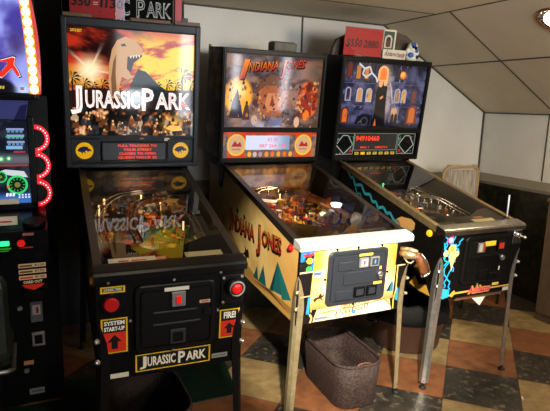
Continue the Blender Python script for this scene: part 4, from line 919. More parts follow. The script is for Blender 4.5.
a = Art(front(-.001)); a.text('Addams', -.085, .02, .028, (120, 24, 80), .095, .02, .25); a.text('Family', .016, .016, .030, (120, 24, 80), .07, .02, .25); a.disc(-.062, .052, .004, (120, 24, 80)); a.build('sign_lettering', M['printmatte'], t)
t = thing('figurine', 'small white and blue figurine right of the white script sign', 'figurine'); place_on(t, P3_, g3, .215, Y3+.05, T3+.0005)
m = MB(); m.lathe([(0, 0), (.045, 0), (.05, .02), (.036, .05), (.03, .06)], (0, 0, 0), 18, (1, .6)); m.sph((0, 0, .085), .046, (.9, .6, .85), 16); m.sph((-.035, 0, .06), .02, (1, .8, 1.3)); m.sph((.035, 0, .05), .022, (1, .8, 1.4)); m.build('body', M['white'], t)
for c, r in (((-.008, -.02, .105), .020), ((-.02, -.02, .035), .022), ((.02, -.024, .065), .013)): lab(MB().sph(c, r, (1, .6, .9)).build('blue_patch', M['blue'], t), 'blue patch on the figurine')
for c, r in (((.006, -.03, .085), .012), ((-.016, -.03, .09), .009), ((.03, -.022, .025), .013)): lab(MB().sph(c, r).build('dark_patch', M['blackgloss'], t), 'dark patch on the figurine')
E3 = Matrix.Translation((P3_['x'], P3_['y'], 0)) @ Matrix.Rotation(-P3_['r'], 4, 'Z') @ g3.A
m = MB(); m.cyl((0, 0, 0), (.004, .01, .125), .0042, n=10); o = m.build('white_stick', mat('white_translucent_plastic', (.85, .85, .95), .4, emit=(.8, .8, 1), es=.15)); tag(o, 'thin white stick standing on the right rail of the haunted house machine', 'stick'); o.matrix_world = E3 @ Matrix.Translation((.262, .1, g3.top(.1)+.006))

# ================================================================== arcade game cabinet at the left edge
ar = thing('arcade_cabinet', 'black driving arcade cabinet with red half ring lights at the left edge', 'arcade machine', (-.25, 2.75, 0))
def AX(x, y, z_): return (x+.25, y-2.75, z_)
def ab(m, a, b, bev=0.): return m.b2(AX(*a), AX(*b), bev)
m = MB(); ab(m, (-.6, 2.75, 0), (.112, 3.42, .80), .004); ab(m, (-.6, 2.84, .80), (.10, 3.42, 1.55)); ab(m, (-.6, 2.74, 1.53), (.062, 3.42, 2.02), .004); body = m.build('body', M['black'], ar)
m = MB(); m.prism([(2.58-2.75, .815), (2.575-2.75, .945), (2.60-2.75, .955), (2.84-2.75, 1.02), (2.84-2.75, .80), (2.75-2.75, .79)], 0, -.6+.25, .066+.25); cp = m.build('control_panel', M['blackgloss'], ar)
def aplace(y): return lambda u, v, l: (u+.25, y-2.75-l, v)
a = Art(aplace(2.575)); a.rect(-.16, .866, -.09, .874, (60, 140, 40)); a.rect(-.057, .866, -.0, .872, (150, 40, 30)); a.rect(-.15, .858, -.1, .862, (70, 150, 50)); a.build('button_label', M['glow_mid'], cp)
m = MB(); m.b2(AX(-.135, 2.562, .885), AX(-.096, 2.577, .905), .003); lab(m.build('green_button', M['greenlit'], cp), 'lit green button')
m = MB(); m.cyl(AX(-.048, 2.577, .892), AX(-.048, 2.566, .892), .0225, n=24); m.mi = 1; m.cyl(AX(-.048, 2.566, .892), AX(-.048, 2.556, .892), .017, .015, 20); lab(m.build('red_button', [M['blackgloss'], M['redlit']], cp), 'lit round red button')
m = MB(); m.cyl(AX(.02, 2.58, .835), AX(.02, 2.565, .835), .02, n=20); m.build('card_socket', M['blackmetal'], cp)
m = MB(); m.cyl(AX(.01, 2.62, .962), AX(.01, 2.615, .985), .05, .046, 24); m.bm.verts.ensure_lookup_table(); lab(m.build('speaker_cover', M['blackmetal'], cp), 'oval speaker cover')
m = MB(); m.b2(AX(-.18, 2.6, .972), AX(-.058, 2.604, 1.012)); m.mi = 1; m.b2(AX(-.13, 2.5985, .985), AX(-.08, 2.6, .992)); lab(m.build('instruction_plate', [M['cream'], M['red']], cp), 'cream instruction plate')
m = MB(); m.b2(AX(-.04, 2.571, .925), AX(.006, 2.575, .937)); lab(m.build('pink_label', mat('pink_label', S(220, 130, 120), .5), cp), 'small pink label')
m = MB(); m.b2(AX(-.2, 2.795, 1.032), AX(-.05, 2.80, 1.058)); lab(m.build('cream_label', M['cream'], ar), 'cream strip below the screen')
# screen
def scr(U, V):
    c = mixc(C3(18, 22, 34), C3(40, 46, 60), sst(.4, .7, fbm(U*30, V*30, 3))); c = mixc(c, C3(60, 110, 190), sst(1.10, 1.06, V)*.9); c = mixc(c, C3(96, 96, 104), sst(1.21, 1.24, V)*sst(1.29, 1.25, V)); return c
a = Art(aplace(2.805)); a.grid(-.5, .004, 1.035, 1.432, 60, 50, scr)
for i in range(3): a.rect(-.085, 1.385-.03*i, -.01, 1.395-.03*i, (130, 150, 190)); a.polys([[(-.082+.018*k, 1.375-.03*i), (-.07+.018*k, 1.375-.03*i), (-.07+.018*k, 1.384-.03*i), (-.082+.018*k, 1.384-.03*i)] for k in range(4)], (100, 130, 180))
a.rect(-.09, 1.296, -.02, 1.312, (120, 170, 210)); a.rect(-.09, 1.352, -.012, 1.356, (60, 190, 80)); a.rect(-.06, 1.28, -.01, 1.286, (200, 50, 40)); a.rect(-.3, 1.215, .0, 1.222, (150, 60, 50))
a.polys([[(-.2, 1.165), (-.1, 1.2), (-.02, 1.19), (-.004, 1.16), (-.05, 1.165), (-.1, 1.175), (-.16, 1.155)]], (196, 200, 206))
for x, z_, r in ((-.115, 1.25, .014), (-.082, 1.252, .012)): a.disc(x, z_, r, (60, 170, 90)); a.disc(x, z_, r*.5, (220, 240, 220))
for x, z_, r in ((-.052, 1.125, .046), (-.122, 1.165, .028)): a.disc(x, z_, r, (16, 28, 22)); a.ring(x, z_, r*.78, r, (56, 200, 110)); a.disc(x, z_, r*.28, (110, 120, 60)); a.polys([[(x+r*.45*math.cos(t), z_+r*.45*math.sin(t)), (x+r*.7*math.cos(t-.08), z_+r*.7*math.sin(t-.08)), (x+r*.7*math.cos(t+.08), z_+r*.7*math.sin(t+.08))] for t in [k*PI/6 for k in range(12)]], (60, 180, 90))
a.polys([[(-.105+.014*k, 1.07), (-.095+.014*k, 1.07), (-.092+.014*k, 1.086), (-.102+.014*k, 1.086)] for k in range(3)], (230, 240, 255)); a.polys([[(-.05+.014*k, 1.06+.012*j), (-.042+.014*k, 1.06+.012*j), (-.042+.014*k, 1.067+.012*j), (-.05+.014*k, 1.067+.012*j)] for k in range(4) for j in range(2)], (220, 230, 250)); a.disc(-.092, 1.115, .006, (240, 80, 30))
m_s = a.build('video_screen', M['screen'], ar)
m = MB(); ab(m, (.004, 2.79, 1.02), (.034, 2.84, 1.45), .004); ab(m, (-.5, 2.79, 1.005), (.034, 2.84, 1.033), .003); m.build('screen_bezel', M['blackgloss'], ar)
a = Art(aplace(2.81)); a.poly([(-.5, 1.436), (.002, 1.436), (.016, 1.525), (-.5, 1.525)], (70, 74, 130)); a.poly([(-.05, 1.436), (-.002, 1.436), (.012, 1.51), (-.02, 1.5)], (40, 40, 84)); lab(a.build('light_panel', M['glow_low'], ar), 'dim violet panel between screens')
# marquee
def mq(U, V):
    v = (V-1.55)/.45; n = fbm(U*8+2, V*8, 4); c = mixc(C3(70, 60, 150), C3(150, 160, 235), sst(.3, .68, n)); c = mixc(c, C3(58, 38, 90), np.exp(-(((U+.02)/.035)**2+((V-1.77)/.05)**2))*.8); c = mixc(c, C3(200, 214, 255), sst(.9, 1.0, v)*.6); c = mixc(c, C3(18, 18, 26), sst(.15, .1, v+(n-.5)*.2)*sst(-.01, -.05, U)); c = mixc(c, C3(206, 226, 255), np.exp(-(((U-.0)/.03)**2+((V-1.57)/.03)**2))*.8); return c
a = Art(aplace(2.735)); a.grid(-.5, .022, 1.56, 1.985, 70, 60, mq)
gl = [(-.10, 1.632), (-.085, 1.625), (-.055, 1.655), (-.043, 1.668), (-.022, 1.632), (-.012, 1.636), (-.02, 1.66), (-.035, 1.685), (-.028, 1.714), (-.04, 1.716), (-.085, 1.70), (-.1, 1.708), (-.1, 1.692), (-.06, 1.694), (-.062, 1.682), (-.085, 1.654), (-.1, 1.645)]
def grow(p, s): cx = sum(q[0] for q in p)/len(p); cz = sum(q[1] for q in p)/len(p); return [(cx+(x-cx)*s, cz+(z_-cz)*s) for x, z_ in p]
a.poly(grow(gl, 1.18), (20, 16, 30)); a.poly(grow(gl, 1.07), (250, 240, 240)); a.poly(gl, (226, 50, 30))
a.polys([[(-.11+.011*k, 1.575), (-.102+.011*k, 1.575), (-.100+.011*k, 1.588), (-.108+.011*k, 1.588)] for k in range(3)], (190, 170, 60)); a.rect(-.014, 1.572, .002, 1.586, (150, 112, 124))
a.build('marquee_screen', M['screen'], ar)
m = MB(); ab(m, (-.5, 2.72, 1.538), (.05, 2.76, 1.556), .003); m.build('marquee_ledge', M['blackgloss'], ar)
p0, p1 = (.016, 2.02), (.044, 1.556)
m = MB(); n = 10; HW = .021
def sp_(t, o=0): return (p0[0]+(p1[0]-p0[0])*t+.006*math.sin(PI*t)+o, p0[1]+(p1[1]-p0[1])*t)
m.loft([[AX(*((sp_(k/12, -HW)[0],)+(2.715, sp_(k/12)[1]))), AX(sp_(k/12, HW)[0], 2.715, sp_(k/12)[1]), AX(sp_(k/12, HW)[0], 2.74, sp_(k/12)[1]), AX(sp_(k/12, -HW)[0], 2.74, sp_(k/12)[1])] for k in range(13)])
bs_ = lab(m.build('light_strip', M['bulbbase'], ar), 'amber light strip along the marquee')
for k in range(11):
    x, z_ = sp_((k+.5)/11); m = MB(); m.sph(AX(x, 2.711, z_), .0215, (.85, .5, 1.0), 12); m.build('bulb', M['bulb'], bs_)
m = MB(); m.loft([[AX(sp_(k/12, HW)[0], 2.712, sp_(k/12)[1]), AX(sp_(k/12, HW+.007+.01*math.sin(PI*k/12))[0], 2.716, sp_(k/12)[1]), AX(sp_(k/12, HW+.007+.01*math.sin(PI*k/12))[0], 2.76, sp_(k/12)[1]), AX(sp_(k/12, HW)[0], 2.76, sp_(k/12)[1])] for k in range(13)])
lab(m.build('marquee_edge', M['redglow'], ar), 'red lit outer edge of the marquee')
for zc in (1.347, 1.217, 1.082):
    cx = .036; m = MB(); n = 20; prof = []
    def hr(r): return [(cx+r*math.cos(-PI/2+PI*k/n), zc+r*1.02*math.sin(-PI/2+PI*k/n)) for k in range(n+1)]
    m.prism([AX(x, 0, z_)[::2] for x, z_ in hr(.048)], 1, 2.795-2.75, 2.83-2.75); d = lab(m.build('dial_disc', M['blackmetal'], ar), 'dark half disc')
    m = MB(); o_ = hr(.0645); i_ = hr(.044)
    m.prism([AX(x, 0, z_)[::2] for x, z_ in o_+i_[::-1]], 1, 2.788-2.75, 2.832-2.75); lab(m.build('ring_light', M['redled'], d), 'lit red half ring')
    m = MB()
    for k in range(1, 12):
        t = -PI/2+PI*k/12; m.sph(AX(cx+.054*math.cos(t), 2.789, zc+.054*math.sin(t)), .0036, n=6)
    o = m.build('ring_leds', M['ledwhite'], d)
# card vending column of the arcade cabinet
a = Art(aplace(2.7485))
for i in range(3):
    z_ = .722-.03*i; a.rect(-.070, z_, .052, z_+.020, (214, 176, 130)); a.rect(-.066, z_+.004, -.008, z_+.014, (110, 70, 50) if i < 2 else (200, 70, 40)); a.text('¥100', .0, z_+.005, .011, (40, 26, 20), .045, .02)
a.text('CARD OUT', -.052, .642, .013, (230, 200, 160), .085, .03); a.poly([(-.06, .636), (.042, .636), (.03, .622), (-.006, .606), (-.045, .62)], (208, 46, 26))
lab(a.build('price_labels', M['glow_low'], body), 'cream price strips and a red card arrow')
m = MB(); ab(m, (-.056, 2.738, .552), (.032, 2.75, .602), .003); m.build('card_slot', M['blackgloss'], body)
m = MB(); ab(m, (-.03, 2.736, .44), (.026, 2.75, .545), .003); m.mi = 1; ab(m, (-.02, 2.733, .48), (.016, 2.737, .53)); m.mi = 2; ab(m, (-.004, 2.731, .488), (.008, 2.734, .52)); lab(m.build('coin_slot', [M['grey'], M['white'], M['red']], body), 'grey coin slot with red insert')
for x, z_ in ((-.075, .52), (-.062, .185)): MB().cyl(AX(x, 2.75, z_), AX(x, 2.738, z_), .012, n=14).build('panel_lock', M['steel'], body)
m = MB(); ab(m, (-.03, 2.738, .31), (.03, 2.75, .385), .003); m.mi = 1; ab(m, (-.018, 2.736, .324), (.018, 2.739, .37)); m.build('coin_return', [M['steel'], M['blackgloss']], body)
a = Art(aplace(2.7475)); a.rect(-.073, .213, -.028, .236, (226, 160, 120)); a.build('panel_label', M['print'], body)
a = Art(aplace(2.7475)); a.rect(-.055, .048, .015, .08, (150, 150, 146)); a.rect(-.047, .059, .005, .068, (96, 96, 92)); a.build('panel_label', M['print'], body)
# padded seat of the driving game, cut by the frame
st = thing('game_seat', 'dark olive padded game seat cut off by the left frame edge', 'seat', (-.27, 2.3, 0))
m = MB(); m.b2((-.18, -.06, .47), (.165, .06, .84), .05); m.build('backrest', M['olive'], st)
m = MB(); m.b2((-.18, .05, .40), (.165, .36, .49), .035); m.build('seat_cushion', M['olive'], st)
m = MB(); m.b2((-.12, -.02, .0), (.10, .3, .40), .01); m.build('pedestal', M['black'], st)
m = MB(); m.tube([(-.18, -.065, .445), (.15, -.065, .445), (.17, -.05, .445), (.17, .2, .445)], .01, 8); lab(m.build('chrome_rail', M['steel'], st), 'metal rail below the seat')
m = MB(); m.cyl((.105, -.06, .50), (.105, -.072, .50), .018, n=14); lab(m.build('seat_knob', M['red'], st), 'red knob')

# ================================================================== bins, chair, mat
def basket(label, loc, rz, w, d, h, m_, group=None, flare=1.1):
    t = thing('basket', label, 'basket', loc, rz, group); m = MB()
    base = rrect(w/flare, d/flare, min(w, d)*.3); rim = rrect(w, d, min(w, d)*.33)
    R = lambda f, z_, ins=0: [((bx*(1-f)+rx*f)*(1-ins), (by*(1-f)+ry*f)*(1-ins), z_) for (bx, by), (rx, ry) in zip(base, rim)]
    m.loft([R(0, .002, .03), R(0, .01), R(.5, h*.5), R(1, h), R(1, h, .05), R(.5, h*.5, .06), R(0, .02, .06)], True, True, True); m.build('basket_body', m_, t)
    m = MB(); m.tube(R(1, h, .025), .009, 8, True); m.build('rim', m_, t)
    for sy in (-1, 1):
        m = MB(); y = sy*d/2*.98; m.tube([(-.045, y, h), (-.03, y-sy*.004, h+.012), (0, y-sy*.006, h+.015), (.03, y-sy*.004, h+.012), (.045, y, h)], .005, 8); m.build('handle', M['walnut'] if m_ is M['wicker'] else m_, t)
    return t
basket('brown woven basket on the floor under the desert machine', (1.505, 2.285, 0), -.05, .27, .5, .245, M['wicker'])
basket('dark brown woven basket on the floor under the dinosaur machine', (.41, 2.16, 0), .0, .36, .46, .26, M['wickerdark'])
t = thing('tub', 'brown round tub with black lining behind the desert machine leg', 'tub', (2.24, 2.63, 0))
m = MB(); m.lathe([(0, .004), (.2, .004), (.215, .012), (.25, .215), (.262, .22), (.262, .232), (.25, .232), (.244, .225), (.208, .02), (0, .016)], n=36); m.build('tub_body', M['tub'], t)
m = MB(); m.lathe([(.247, .205), (.268, .21), (.272, .25), (.262, .30), (.252, .335), (.235, .34), (.225, .3), (.2, .06), (0, .05)], n=36)
for v in m.bm.verts: v.co.z += .012*math.sin(9*math.atan2(v.co.y, v.co.x))*(v.co.z > .24)
lab(m.build('bag_lining', M['linerblack'], t), 'black lining bag over the rim')
for s_ in (-1, 1):
    m = MB(); m.tube([(s_*.262, -.05, .20), (s_*.30, -.03, .195), (s_*.30, .03, .195), (s_*.262, .05, .20)], .008, 8); m.build('handle', M['blackgloss'], t)
t = thing('chair', 'wood framed chair with fuzzy grey back behind the haunted house machine', 'chair', (3.27, 3.30, 0), .0)
def frame_pts(w, z0_, z1_, r=.07, n=6):
    out = [(-w/2, 0, z0_), (-w/2, 0, z1_-r)]
    for k in range(1, n+1): q = PI-PI/2*k/n; out.append((-w/2+r+r*math.cos(q), 0, z1_-r+r*math.sin(q)))
    for k in range(0, n+1): q = PI/2-PI/2*k/n; out.append((w/2-r+r*math.cos(q), 0, z1_-r+r*math.sin(q)))
    out.append((w/2, 0, z0_)); return out
m = MB(); m.tube(frame_pts(.345, .40, 1.075), .013, 10); m.build('back_frame', M['lightwood'], t)
m = MB(); n = 24; ring = [(-.16+.32*k/n, .004*math.sin(k*2.1)+.003*math.sin(k*.9)) for k in range(n+1)]
m.loft([[(x, y-.012, .5) for x, y in ring]+[(x, y+.016, .5) for x, y in ring[::-1]], [(x, y-.016, .8) for x, y in ring]+[(x, y+.018, .8) for x, y in ring[::-1]], [(x*.97, y-.012, 1.05) for x, y in ring]+[(x*.97, y+.014, 1.05) for x, y in ring[::-1]]], True, True, True)
m.build('back_cushion', M['fabric'], t)
m = MB(); rr = random.Random(4); fp = frame_pts(.345, .95, 1.075)
for i in range(260):
    j = rr.uniform(1, len(fp)-2.01); k = int(j); f = j-k; p = Vector(fp[k]).lerp(Vector(fp[k+1]), f); q = p+Vector((rr.uniform(-.02, .02), rr.uniform(-.02, .02), rr.uniform(.004, .03))); m.cyl(p, q, .0022, .0008, 4)
tag(m.build('fringe', M['fringe'], t), 'frayed fuzz along the top edge', kind='stuff')
m = MB(); m.b2((-.19, -.4, .41), (.19, -.01, .47), .02); m.build('seat', mat('dark_grey_seat_fabric', S(58, 54, 48), .9), t)
for x in (-.165, .165):
    for y in (-.37, -.02):
        m = MB(); m.tube([(x, y, .41), (x*1.05, y*1.03, 0)], [.015, .011], 8); m.build('leg', M['darkwood'], t)
t.rotation_euler.z = -.12
m = MB(); m.prism([(-1.2, 2.45), (.955, 2.43), (1.03, 2.885), (.125, 2.90), (.125, 2.72), (-1.2, 2.72)], 2, .0, .006); o = m.build('floor_mat', M['matgreen']); tag(o, 'dark green mat on the floor behind the basket of the dinosaur machine', 'mat')
m = MB(); m.box((0, 0, .004), (.028, .006, .006), Matrix.Rotation(.9, 3, 'Z')); o = m.build('cigarette_stub', M['cream']); tag(o, 'pale paper stub lying on a dark floor tile', 'litter'); o.location = (2.375, 1.795, 0)

# ================================================================== the room
XR, YB, ZC = 3.773, 3.60, 2.186
def floor_mat():
    m = mat('worn_chequer_tiles', S(120, 80, 50), .38); nt = m.node_tree; N = nt.nodes; L = nt.links; b = N['Principled BSDF']
    g = N.new('ShaderNodeNewGeometry'); vr = N.new('ShaderNodeVectorMath'); vr.operation = 'SUBTRACT'; vr.inputs[1].default_value = (2.254, 2.247, 0)
    L.new(g.outputs['Position'], vr.inputs[0])
    def dot(vx, vy):
        d = N.new('ShaderNodeVectorMath'); d.operation = 'DOT_PRODUCT'; d.inputs[1].default_value = (vx, vy, 0); L.new(vr.outputs['Vector'], d.inputs[0]); return d.outputs['Value']
    def mth(op, a, b_=None):
        q = N.new('ShaderNodeMath'); q.operation = op
        for i, s in enumerate((a, b_)):
            if s is None: continue
            if isinstance(s, (int, float)): q.inputs[i].default_value = s
            else: L.new(s, q.inputs[i])
        return q.outputs[0]
    e = TILE; c, s = .6996, -.7146
    u = dot(c/e, s/e); v = dot(s/e, -c/e)
    fu, fv = mth('FLOOR', u), mth('FLOOR', v); k = mth('FLOORED_MODULO', mth('ADD', fu, fv), 3.0)
    # cell colour: 0 black-green, 1 tan, 2 terracotta
    def rgb(c_): q = N.new('ShaderNodeRGB'); q.outputs[0].default_value = (*c_, 1); return q.outputs[0]
    def mx(f, a, b_):
        q = N.new('ShaderNodeMix'); q.data_type = 'RGBA'; L.new(a, q.inputs['A']); L.new(b_, q.inputs['B'])
        if isinstance(f, (int, float)): q.inputs['Factor'].default_value = f
        else: L.new(f, q.inputs['Factor'])
        return q.outputs['Result']
    def noise(sc, det=5, w=0):
        q = N.new('ShaderNodeTexNoise'); q.inputs['Scale'].default_value = sc; q.inputs['Detail'].default_value = det; L.new(g.outputs['Position'], q.inputs['Vector']); return q.outputs['Fac']
    def ramp(f, lo, hi):
        q = N.new('ShaderNodeMapRange'); L.new(f, q.inputs['Value']); q.inputs['From Min'].default_value = lo; q.inputs['From Max'].default_value = hi; return q.outputs['Result']
    n1 = ramp(noise(14), .35, .68); n2 = ramp(noise(26, 6), .56, .66); n3 = ramp(noise(5), .4, .7)
    dark = mx(n2, mx(n1, rgb(S(34, 32, 29)), rgb(S(58, 54, 48))), rgb(S(104, 93, 74)))
    tan = mx(n1, rgb(S(124, 102, 66)), rgb(S(154, 130, 86))); ter = mx(n1, rgb(S(112, 70, 43)), rgb(S(138, 88, 55)))
    col = mx(mth('GREATER_THAN', k, .5), dark, mx(mth('GREATER_THAN', k, 1.5), tan, ter))
    stain = mx(mth('MULTIPLY', n3, .35), col, rgb(S(70, 54, 40)))
    gu = mth('ABSOLUTE', mth('SUBTRACT', mth('FRACT', u), .5)); gv = mth('ABSOLUTE', mth('SUBTRACT', mth('FRACT', v), .5))
    gr = mth('GREATER_THAN', mth('MAXIMUM', gu, gv), .4945)
    L.new(mx(mth('MULTIPLY', gr, .8), stain, rgb(S(40, 34, 28))), b.inputs['Base Color'])
    bp = N.new('ShaderNodeBump'); bp.inputs['Strength'].default_value = .12; bp.inputs['Distance'].default_value = .004; L.new(n1, bp.inputs['Height']); L.new(bp.outputs['Normal'], b.inputs['Normal'])
    return m
m = MB(); m.b2((-3.5, -3.6, -.05), (6.0, YB+.1, 0)); struct('floor', m, floor_mat())
WALL = noisy('pale_grey_wall_panel', S(210, 207, 198), S(220, 217, 208), 2.5, .38, 3)
DARKWALL = mat('black_partition_laminate', S(13, 12, 12), .6)
CEIL = noisy('warm_ceiling_panel', S(206, 190, 160), S(216, 200, 170), 2.5, .5, 3)
SEAM = mat('dark_seam', S(66, 58, 48), .6)
WAINS = noisy('dark_green_marble_wainscot', S(20, 21, 14), S(54, 52, 34), 22, .3, 7, lo=.42, hi=.72)
CAP = mat('grey_dado_cap', S(120, 112, 96), .4)
xs = 2.61; sl = (ZC-1.53)/(XR-xs)
m = MB(); m.b2((-3.5, YB, 0), (XR+.1, YB+.1, 2.6)); struct('wall_back', m, WALL)
m = MB(); m.b2((XR, .2, 0), (XR+.1, YB, 2.6)); struct('wall_right', m, WALL)
m = MB(); m.b2((-3.5, YB-.05, 0), (.98, YB-.002, ZC-.002)); struct('wall_left', m, DARKWALL)
m = MB(); m.b2((-3.5, -3.6, ZC), (xs, YB, ZC+.05)); m.b2((xs, -3.6, ZC), (6.0, .2, ZC+.05)); struct('ceiling', m, CEIL)
m = MB(); m.prism([(xs, ZC), (XR, 1.53), (XR, 1.57), (xs, ZC+.05)], 1, .2, YB); o = struct('ceiling_slope', m, CEIL); o.name = 'ceiling_right'
m = MB(); m.b2((XR-.06, .2, 0), (XR, YB-.055, .905)); struct('trim_1', m, WAINS)
m = MB(); m.prism([(XR, .90), (XR-.066, .90), (XR-.066, .925), (XR-.02, .985), (XR, .985)], 1, .2, YB-.002); struct('trim_2', m, CAP)
m = MB(); m.b2((.98, YB-.055, 0), (XR-.002, YB-.002, .905)); struct('trim_3', m, WAINS)
m = MB(); m.prism([(YB, .90), (YB-.062, .90), (YB-.062, .925), (YB-.02, .995), (YB, .995)], 0, .98, XR-.02); struct('trim_4', m, CAP)
m = MB(); m.b2((-3.5, YB-.065, 0), (.98, YB-.05, .07)); struct('baseboard_back', m, mat('dark_red_baseboard', S(70, 38, 28), .5))
# seams between wall and ceiling panels
def seam(i, m): o = struct('trim_%d' % i, m, SEAM)
m = MB(); m.b2((1.876, YB-.003, 1.0), (1.890, YB, ZC)); seam(5, m)
m = MB(); m.b2((XR-.003, 2.92, .99), (XR, 2.932, 1.53)); seam(6, m)
def on_slope(x, d=0): return ZC-sl*(x-xs)-d
def slope_strip(x0, x1, y0, y1, i):
    m = MB(); n_ = .003; m.prism([(x0, on_slope(x0)), (x1, on_slope(x1)), (x1, on_slope(x1, n_)), (x0, on_slope(x0, n_))], 1, y0, y1); seam(i, m)
slope_strip(xs, XR, 2.868, 2.878, 7); slope_strip(3.118, 3.128, .25, YB, 8); slope_strip(xs, XR, 1.65, 1.66, 12)
m = MB(); m.b2((xs-.006, .25, ZC-.004), (xs+.006, YB, ZC)); seam(9, m)
m = MB(); m.b2((-3.4, YB-.012, ZC-.010), (xs, YB, ZC)); seam(10, m)
m = MB(); m.b2((-3.4, 3.0, ZC-.003), (xs, 3.010, ZC)); seam(11, m)
m = MB(); m.prism([(xs, on_slope(xs)), (XR, 1.53), (XR, 1.518), (xs, on_slope(xs)-.012)], 1, YB-.008, YB-.0005); seam(13, m)
m = MB(); m.b2((XR-.008, .25, 1.518), (XR, YB, 1.528)); seam(14, m)
m = MB(); m.b2((XR-.012, YB-.012, .99), (XR, YB, 1.53)); seam(15, m)
# low cabinet by the right wall
lc = thing('low_cabinet', 'brown wooden low cabinet against the right wall at the right edge', 'cabinet', (3.56, 2.1, 0))
m = MB(); m.b2((-.135, -.5, 0), (.148, .475, .90), .004); m.build('carcass', noisy('dull_brown_panel', S(94, 76, 57), S(106, 86, 65), 6, .5, stretch=(6, 6, 1)), lc)
m = MB(); m.b2((-.148, -.51, .90), (.148, .485, .925), .004); m.build('top', M['brown'], lc)
m = MB(); m.b2((-.147, .02, .06), (-.135, .465, .88), .003); dr = m.build('door', noisy('brown_door_panel', S(98, 79, 60), S(110, 90, 68), 6, .5, stretch=(6, 6, 1)), lc)
m = MB(); m.sph((-.158, .06, .5), .014); m.build('knob', M['brassrail'], dr)
m = MB(); m.b2((-.147, -.47, .06), (-.135, 0, .88), .003); dr = m.build('door', noisy('brown_door_panel_b', S(98, 79, 60), S(110, 90, 68), 6, .5, stretch=(6, 6, 1)), lc)
m = MB(); m.sph((-.158, -.04, .5), .014); m.build('knob', M['brassrail'], dr)
# recessed lamp in the sloping ceiling
lx, ly = 2.815, 2.225; nrm = Vector((-sl, 0, -1)).normalized()
dl = thing('downlight', 'round recessed downlight with fluted reflector in the sloping ceiling', 'ceiling light'); dl.matrix_world = Matrix.Translation((lx, ly, on_slope(lx))+nrm*.0) @ (-nrm).to_track_quat('Z', 'Y').to_matrix().to_4x4() if False else Matrix.Translation(Vector((lx, ly, on_slope(lx)))) @ nrm.to_track_quat('Z', 'Y').to_matrix().to_4x4()
m = MB(); m.lathe([(.094, .0005), (.108, .0005), (.110, .006), (.106, .010), (.094, .010), (.092, .004)], n=36); m.build('ring', M['copper'], dl)
m = MB(); n = 36
rings = [[((r*(1+(.03 if k % 2 else -.03)*fl))*math.cos(2*PI*k/n), (r*(1+(.03 if k % 2 else -.03)*fl))*math.sin(2*PI*k/n), z_) for k in range(n)] for r, z_, fl in ((.095, .009, 0), (.088, .005, 1), (.06, .002, 1), (.05, .001, 0))]
m.loft(rings, True, False, False); m.build('reflector', M['reflector'], dl)
m = MB(); m.sph((0, 0, .008), .062, (1, 1, .25), 20); m.build('lamp', M['lampglass'], dl)

# wall behind the camera: assumed glowing panes in dark frames, added for glass reflections
m = MB(); m.b2((-3.5, -3.6, 0), (6.0, -3.5, ZC)); struct('wall_front', m, noisy('dark_front_wall', S(60, 54, 48), S(70, 64, 56), 3, .7))
for i, (x0, x1, z0_, z1_) in enumerate(((1.84, 2.04, .05, 1.55), (3.58, 3.74, .12, 1.25), (4.62, 4.80, .12, 1.25), (.92, 1.26, .22, .48))):
    m = MB(); m.b2((x0, -3.495, z0_), (x1, -3.49, z1_)); o = struct('window_%d' % (i+1), m, M['daylight'] if i < 3 else mat('assumed_flare_pane', (.8, .85, 1), .2, emit=(.85, .93, 1), es=26))  # unseen panes, assumed; the fourth added brighter to flare on the back glass
    m = MB(); f = .03
    for a_, b_ in (((x0-f, z0_-f), (x0, z1_+f)), ((x1, z0_-f), (x1+f, z1_+f)), ((x0, z0_-f), (x1, z0_)), ((x0, z1_), (x1, z1_+f))): m.b2((a_[0], -3.5, a_[1]), (b_[0], -3.47, b_[1]))
    m.build('window_frame', M['black'], o)

# ------------------------------------------------------------------ lights
def aim(o, p, q): o.location = p; o.rotation_euler = (Vector(q)-Vector(p)).to_track_quat('-Z', 'Y').to_euler()
def light(name, typ, p, q, e, col, **k):
    l = bpy.data.lights.new(name, typ); l.energy = e; l.color = col
    for a_, b_ in k.items(): setattr(l, a_, b_)
    o = bpy.data.objects.new(name, l); COL.objects.link(o); aim(o, p, q); return o
light('spot_lamp', 'SPOT', (.30, .0, 2.12), (1.45, 2.1, .68), 1000, (1, .92, .77), spot_size=math.radians(30), spot_blend=.5, shadow_soft_size=.05)  # unseen lamp, assumed, aimed at the front of the desert machine
light('downlight_lamp', 'SPOT', (lx+nrm.x*.03, ly, on_slope(lx)+nrm.z*.03), (2.9, 2.0, 0), 58, (1, .78, .50), spot_size=math.radians(160), spot_blend=.8, shadow_soft_size=.06)
light('fill_lamp', 'AREA', (2.9, -.3, 1.9), (2.95, 3.4, 1.95), 46, (1, .80, .55), shape='DISK', size=.6)  # unseen warm lamp added to brighten the walls and sloping ceiling
light('fill_lamp', 'AREA', (1.9, .6, 2.05), (1.5, 3.5, 2.0), 26, (.80, .90, 1), shape='DISK', size=.6)  # unseen cool lamp added to brighten the back wall
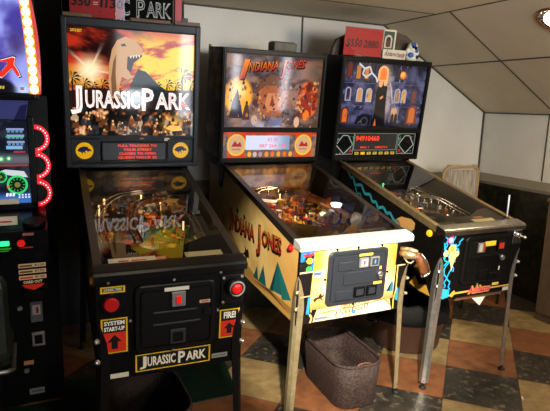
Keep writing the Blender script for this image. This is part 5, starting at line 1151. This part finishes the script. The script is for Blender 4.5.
light('fill_lamp', 'SPOT', (.45, 1.25, 2.15), (.47, 2.0, .95), 26, (1, .82, .6), spot_size=math.radians(38), spot_blend=.6, shadow_soft_size=.06)  # unseen overhead lamp added to light the cards under the glass
light('window_daylight', 'AREA', (1.6, -3.3, 1.3), (1.6, 3, 1.4), 30, (.82, .91, 1), shape='RECTANGLE', size=1.6, size_y=1.4)  # unseen area light added as soft cool fill near the panes
for P, g, e, c in ((P1, g1, .5, (1, .72, .42)), (P2, g2, .8, (1, .70, .38)), (P3_, g3, .5, (1, .78, .55))):
    p = Matrix.Translation((P['x'], P['y'], 0)) @ Matrix.Rotation(-P['r'], 4, 'Z') @ g.A
    for y in (.55, .93):
        q = p @ Vector((0, y, g.hz(y)+.12)); light('playfield_illumination', 'POINT', q, q-Vector((0, 0, 1)), e, c, shadow_soft_size=.03)

w = bpy.data.worlds.new('world'); SC.world = w; w.use_nodes = True
w.node_tree.nodes['Background'].inputs['Color'].default_value = (.9, .85, .8, 1); w.node_tree.nodes['Background'].inputs['Strength'].default_value = .05

# ------------------------------------------------------------------ camera
f_, pi_, ro_, ya_, H_ = 527.15737, 0.18749, 0.02825, 0.44169, 1.53527
v_ = None
def setcam(f_, pi_, ro_, ya_, H_):
    fw = Vector((math.sin(ya_)*math.cos(pi_), math.cos(ya_)*math.cos(pi_), -math.sin(pi_))); r0 = Vector((math.cos(ya_), -math.sin(ya_), 0)); u0 = r0.cross(fw)
    r = r0*math.cos(ro_)+u0*math.sin(ro_); u = -r0*math.sin(ro_)+u0*math.cos(ro_)
    c = bpy.data.cameras.new('camera'); c.sensor_width = 36; c.lens = 36*f_/550; c.clip_start = .05; c.clip_end = 60
    o = bpy.data.objects.new('camera', c); COL.objects.link(o)
    mt = Matrix((r, u, -fw)).transposed().to_4x4(); mt.translation = (0, 0, H_); o.matrix_world = mt; SC.camera = o
setcam(f_, pi_, ro_, ya_, H_)
SC.view_settings.view_transform = 'Standard'; SC.view_settings.look = 'None'; SC.view_settings.gamma = 1; SC.view_settings.exposure = 0
try: SC.view_settings.use_curve_mapping = False
except Exception: pass
